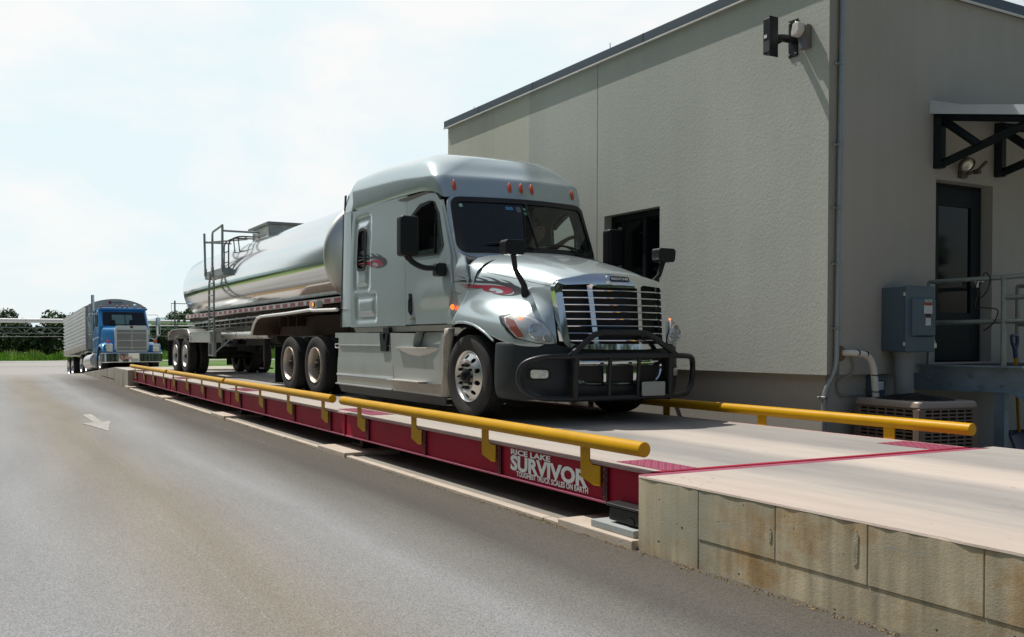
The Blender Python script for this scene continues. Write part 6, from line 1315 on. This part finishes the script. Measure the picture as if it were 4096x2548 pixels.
# display on a bracket and flood light, high on the side wall
dp = bthing('display_bracket', (-.43, 0, 4.26), 'black bracket with a swivelling display box high on the side wall', 'display')
BLM = mat('black_metal', (.010, .012, .016), .4, .3, .1, 10.)
p_ = MB().box2(V(-.482, -.014, 4.055), V(-.366, -.001, 4.468)).build('wall_plate', BLM, dp, bevel=.003)
for x in (-.463, -.386):
    for z in (4.09, 4.435): MB().lathe([(0, .014), (.008, .013), (.011, .006), (.011, 0)], V(x, -.014, z), (0, -1, 0), 8).build('bolt', POL, p_)
b = MB(); b.tube(bend([V(-.42, -.014, 4.24), V(-.44, -.14, 4.26), V(-.50, -.30, 4.25)], .05), .035, 10); b.tube(curve_pts([V(-.40, -.02, 4.24), V(-.42, -.10, 4.21), V(-.45, -.2, 4.22), V(-.47, -.28, 4.17)], 5), .012, 6); b.tube([V(-.44, -.16, 4.22), V(-.47, -.30, 4.14)], .012, 6); b.build('arm', BLM, dp)
bx3 = MB().box2(V(-.53, -.36, 4.06), V(-.43, -.27, 4.45)).build('display_box', BLM, dp, bevel=.008); MB().box2(V(-.432, -.385, 4.02), V(-.420, -.255, 4.455)).build('mount_plate', BLM, dp, bevel=.003)
MB().box2(V(-.515, -.3625, 4.235), V(-.478, -.360, 4.27)).build('label', LAB, bx3); MB().box2(V(-.52, -.3625, 4.08), V(-.44, -.3605, 4.20)).build('grey_face', mat('grey_face', (.05, .05, .055), .5), bx3)
fl = bthing('flood_light', (-.25, 0, 4.1), 'white flood light beside the black bracket near the corner of the side wall', 'lamp')
b = MB(); b.box2(V(-.305, -.075, 4.09), V(-.205, -.001, 4.345)); b.build('housing', mat('housing_grey', (.14, .13, .12), .5), fl, bevel=.006)
MB().prism(rnd([(-.33, 4.225), (-.27, 4.235), (-.235, 4.285), (-.235, 4.36), (-.275, 4.375), (-.315, 4.36), (-.335, 4.26)], .02), lambda u, v, t: V(u, t, v), -.17, -.06).build('lens', mat('flood_lens', (.62, .60, .56), .12, 0, .1, 20., coat=.5), fl, bevel=.02, seg=3)
MB().box2(V(-.29, -.0765, 4.10), V(-.22, -.0745, 4.205)).build('solar_panel', mat('solar_grey', (.16, .18, .21), .2), fl)
# ------------------------------------------------------------------ far background
FOL = [mat('leaf_dark', (.040, .078, .022), .75, 0, .5, .35), mat('leaf_mid', (.068, .125, .030), .75, 0, .5, .35), mat('leaf_light', (.11, .175, .045), .75, 0, .45, .35)]
BARK = mat('bark', (.06, .045, .03), .9, 0, .3, 4.)
def crown_mesh(rng, h, r, n, lobes):
    b = MB(); L_ = []
    for i in range(lobes):
        a = rng.uniform(0, 2 * pi); q = rng.uniform(.1, .75) * r; z = h * rng.uniform(.18, .82); L_.append((Vector((q * cos(a), q * sin(a), z)), r * rng.uniform(.30, .52)))
    L_.append((Vector((0, 0, h * .84)), r * .40))
    for c, rr in L_:
        for k in range(n):
            d = Vector((rng.gauss(0, 1), rng.gauss(0, 1), rng.gauss(0, 1))).normalized(); p = c + Vector((d.x, d.y, d.z * .85)) * rr * rng.uniform(.55, 1.08)
            s = r * rng.uniform(.035, .085); u = (d + Vector((rng.gauss(0, .6), rng.gauss(0, .6), rng.gauss(0, .6)))).orthogonal().normalized(); w = (d + Vector((rng.gauss(0, .7), rng.gauss(0, .7), rng.gauss(0, .7)))).cross(u).normalized()
            b.add([p - u * s, p + w * s * .55, p + u * s, p - w * s * .55], [(0, 1, 2, 3)], FOL[min(2, max(0, int(1 + rng.gauss(0, .8))))])
    return b, L_
def tree(x, y, z, h, r, n, lobes, seed, label, grp='trees behind the pipe bridge', name='tree'):
    rng = random.Random(seed); o = empty(name, (x, y, z), label, 'tree', grp)
    b, L_ = crown_mesh(rng, h, r, n, lobes); me_v = [(p[0] + x, p[1] + y, p[2] + z) for p in b.v]; b.v = me_v; b.build('crown', None, o, smooth=0)
    t = MB(); t.tube([Vector((x, y, z - .2)), Vector((x + .05 * h * rng.uniform(-1, 1), y, z + h * .4)), Vector((x, y, z + h * .85))], [.045 * h * .5, .03 * h * .5, .006 * h], 8)
    for c, rr in L_[:5]: t.tube([Vector((x, y, z + h * .25)), Vector((x + c.x, y + c.y, z + c.z))], [.03 * r * .5, .008 * r], 5)
    t.build('trunk', BARK, o); return o
TL = [(-106, -14, 5.2, 4.2, 'dense tree at the far end of the row behind the pipe bridge'), (-103, -7.5, 5.0, 3.8, 'round tree standing farthest along the row past the asphalt'), (-104, -1.0, 5.15, 3.0, 'rounded tree whose top just clears the white pipe by the picture edge'), (-102, 3.8, 4.7, 3.6, 'low dark tree whose crown stays under the white pipe'), (-105, 7.2, 5.1, 2.4, 'small bushy treetop alone above the white pipe'),
      (-103, 10.6, 4.7, 3.0, 'dark low tree between two treetops behind the pipe bridge'), (-105, 13.8, 5.35, 3.2, 'broad treetop with two humps above the white pipe'), (-100, 18.0, 4.9, 3.2, 'dark tree behind the corrugated trailer wall'), (-104, 21.5, 6.5, 3.6, 'tall tree rising beside the top edge of the corrugated trailer'), (-108, 26.0, 7.5, 4.0, 'big tree hidden for the most part by the blue truck'), (-101, 31., 5.6, 3.6, 'tree seen between the blue truck and its door mirror'), (-104, 36., 5.9, 3.6, 'tree beside the door mirror of the blue truck'), (-100, 21., 4.6, 3.0, 'shrubby tree in front of the tallest tree of the row'),
      (-99, 40.5, 6.6, 3.4, 'pale green tree behind the steel frame pole'), (-103, 46., 6.2, 4.2, 'tree behind the rear end of the polished tank'), (-102, 53, 6., 4., 'tree hidden behind the tank beside its rear fender'), (-101, 61, 6.3, 4.2, 'tree farthest behind the tank trailer')]
for i, (x, y, h, r, lb) in enumerate(TL): tree(x, y, gh(-90), h * 1.13, r, 420, 11, 100 + i, lb)
# scrub filling the row's foot, and weeds at the meadow's edge
def scatter(name, n, fx, fy, fh, s, m, seed):
    rng = random.Random(seed); b = MB()
    for i in range(n):
        x, y = fx(rng), fy(rng); z = gh(-90) + fh(rng, y); d = Vector((rng.gauss(0, 1), rng.gauss(0, 1), rng.gauss(0, 1))).normalized(); u = d.orthogonal(); w = d.cross(u); k = s * rng.uniform(.5, 1.3)
        b.add([Vector((x, y, z)) - u * k, Vector((x, y, z)) + w * k * .6, Vector((x, y, z)) + u * k, Vector((x, y, z)) - w * k * .6], [(0, 1, 2, 3)], m[rng.randrange(len(m))])
    return b.build(name, None, None, smooth=0)
DK = [mat('scrub_dark', (.022, .045, .014), .8, 0, .5, .4), mat('scrub_mid', (.035, .065, .018), .8, 0, .5, .4)]
tag(scatter('undergrowth', 16000, lambda r: r.uniform(-101, -97), lambda r: r.uniform(-30, 75), lambda r, y: 3.9 * r.random() ** .8 * (.75 + .25 * sin(y * .9) * sin(y * .37)), .34, DK, 5), 'dark undergrowth filling the foot of the tree row', 'undergrowth', kind='stuff')
WE = [mat('weed_green', (.22, .36, .05), .9, 0, .4, .5), mat('weed_pale', (.40, .43, .17), .9, 0, .3, .5), mat('weed_mid', (.16, .28, .04), .9, 0, .3, .5)]
rng = random.Random(11); b = MB()
for i in range(9000):
    x, y = rng.uniform(-95.5, -91.5), rng.uniform(-25, 70); h = rng.uniform(.35, 1.05) * (1 + .35 * sin(y * 1.7) * sin(y * .6)); z = gh(-90) + .03; a = rng.uniform(0, pi); w = rng.uniform(.03, .10); dx, dy = cos(a) * w, sin(a) * w; lx, ly_ = rng.gauss(0, .1), rng.gauss(0, .1)
    b.add([(x - dx, y - dy, z), (x + dx, y + dy, z), (x + dx * .8 + lx, y + dy * .8 + ly_, z + h * .7), (x + lx * 1.6, y + ly_ * 1.6, z + h), (x - dx * .8 + lx, y - dy * .8 + ly_, z + h * .7)], [(0, 1, 2, 3, 4)], WE[1 if h > .95 and rng.random() < .6 else rng.choice((0, 2, 0))])
tag(b.build('weeds', None, None, smooth=0), 'tall pale topped weeds along the meadow edge', 'weeds', kind='stuff')
# distant ridge and the wooded field across the road that the polished tank mirrors
b = MB(); rows = []
for k in range(3):
    rows.append([(-420 - k * 90, -500 + 25 * i, -8 + k * (11 + 4.5 * sin(i * .5 + 1.2) + 3 * sin(i * .23))) for i in range(50)])
b.grid(rows); tag(b.build('hills', mat('hill_haze', (.16, .26, .26), 1., 0, .15, .02), None, smooth=180), kind='structure')
FGR = mat('verge_grass', (.12, .19, .02), .95, 0, .25, .4)
tag(MB().grid([[(x, y, gh(x) + .02) for y in (-120, -13.)] for x in (60, 0, -33.5, -40, -47, -86)]).build('verge', FGR, None, smooth=180), kind='structure')
HZ = [mat('far_wood_a', (.045, .065, .05), .9, 0, .3, .2), mat('far_wood_b', (.055, .075, .055), .9, 0, .3, .2)]
rng = random.Random(3); b = MB()
for i in range(9000):
    x = rng.uniform(60, 68); y = rng.uniform(-30, 120); z = GZ + (16 + 1.2 * sin(x * .21 + y * .3) + .7 * sin(x * .57 + y * .5)) * rng.random(); d = Vector((rng.gauss(0, 1), rng.gauss(0, 1), rng.gauss(0, 1))).normalized(); u = d.orthogonal(); w = d.cross(u); k = rng.uniform(.6, 1.4)
    b.add([Vector((x, y, z)) - u * k, Vector((x, y, z)) + w * k, Vector((x, y, z)) + u * k, Vector((x, y, z)) - w * k], [(0, 1, 2, 3)], HZ[i % 2])
tag(b.build('woods', None, None, smooth=0), 'wood on the far side of the yard behind the viewer', 'woods', kind='stuff')
# unseen hall added across the road so tank and cab mirror a grey band
wh = empty('added_hall', (-25, -38, GZ), 'long grey unseen hall added across the road for the polished tank to mirror', 'building')
MB().box2((-80, -50, GZ - .1), (14, -24, 20.)).build('wall', mat('added_hall_grey', (.20, .235, .24), .85, 0, .06, .3), wh)
MB().box2((-80.2, -50.2, 20.), (14.2, -23.8, 20.5)).build('roof', FAS, wh)
b = MB()
for i in range(9): b.box2((-68 + i * 9, -23.99, GZ), (-64.5 + i * 9, -23.9, 4.0))
b.build('door', mat('added_hall_door', (.35, .36, .35), .7), wh)
# pipe bridge
WPI = mat('pipe_white', (.85, .85, .84), .5, 0., .06, 1.); TRS = mat('truss_steel', (.17, .20, .21), .5, .4, .1, 2.)
pb = empty('pipe_bridge', (-70, 2, gh(-70)), 'long white pipe carried on a grey lattice truss in front of the trees', 'pipe bridge')
b = MB(); b.cyl((-70, -30, 2.56), (-70, 60, 2.56), .175, 24)
MB.build(b, 'pipe', WPI, pb)
b = MB(); b.cyl((-70.5, 8, 1.98), (-70.5, 60, 1.98), .06, 12); b.cyl((-70.6, 8, 2.25), (-70.6, 60, 2.25), .05, 12); b.build('thin_pipe', WPI, pb)
b = MB()
for x in (-70.35, -69.65):
    for z in (1.53, 2.0): b.tube([(x, -30, z), (x, 60, z)], .03, 4)
    y = -30.; k = 0
    while y < 60:
        b.tube([(x, y, 1.53 if k % 2 else 2.0), (x, y + .62, 2.0 if k % 2 else 1.53)], .02, 4); y += .62; k += 1
for i in range(73):
    y = -30 + i * 1.25; b.tube([(-70.35, y, 2.0), (-69.65, y, 2.0)], .02, 4); b.tube([(-70.35, y, 1.53), (-69.65, y, 1.53)], .02, 4)
b.build('truss', TRS, pb, smooth=0)
b = MB()
for i in range(30): y = -29 + i * 3.1 + .4; b.box((-70, y, 2.2), (.16, .10, .40)); b.tube([(-70 + .178 * cos(2 * pi * k / 16), y, 2.56 + .178 * sin(2 * pi * k / 16)) for k in range(16)], .012, 4, closed=True)
b.build('pipe_saddle', TRS, pb, smooth=0)
b = MB()
for y in (-22, 26., 56): 
    for x in (-70.3, -69.7): b.tube([(x, y, gh(-70)), (x, y, 2.0)], .06, 6)
b.build('trestle', TRS, pb)
pf = empty('frame_pole', (-69, 11.2, gh(-70)), 'tall grey steel frame pole beside the rear of the tank', 'pole')
b = MB(); b.tube([(-69, 11.28, gh(-69)), (-69, 11.28, 4.38)], .075, 8); b.tube([(-69, 10.98, 1.9), (-69, 10.98, 4.13)], .02, 6); b.tube([(-69, 12.6, gh(-69)), (-69, 12.6, 4.13)], .03, 6)
for z in (4.13, 3.19): b.tube([(-69, 10.95, z), (-69, 12.65, z)], .035, 6)
for y in (11.6, 12.1): b.lathe([(0, -.1), (.14, -.06), (.14, .06), (0, .1)], (-69, y, 2.62), (1, 0, 0), 12)
b.build('steel_frame', TRS, pf)
b = MB(); b.tube([(-66, -40 + 10 * i, 1.10 + .025 * (i - 2) ** 2 * .35 + .025 * i) for i in range(12)], .012, 5); tag(b.build('overhead_wire', mat('wire_pale', (.35, .38, .38), .5)), 'thin pale wire strung below the lattice truss', 'wire')
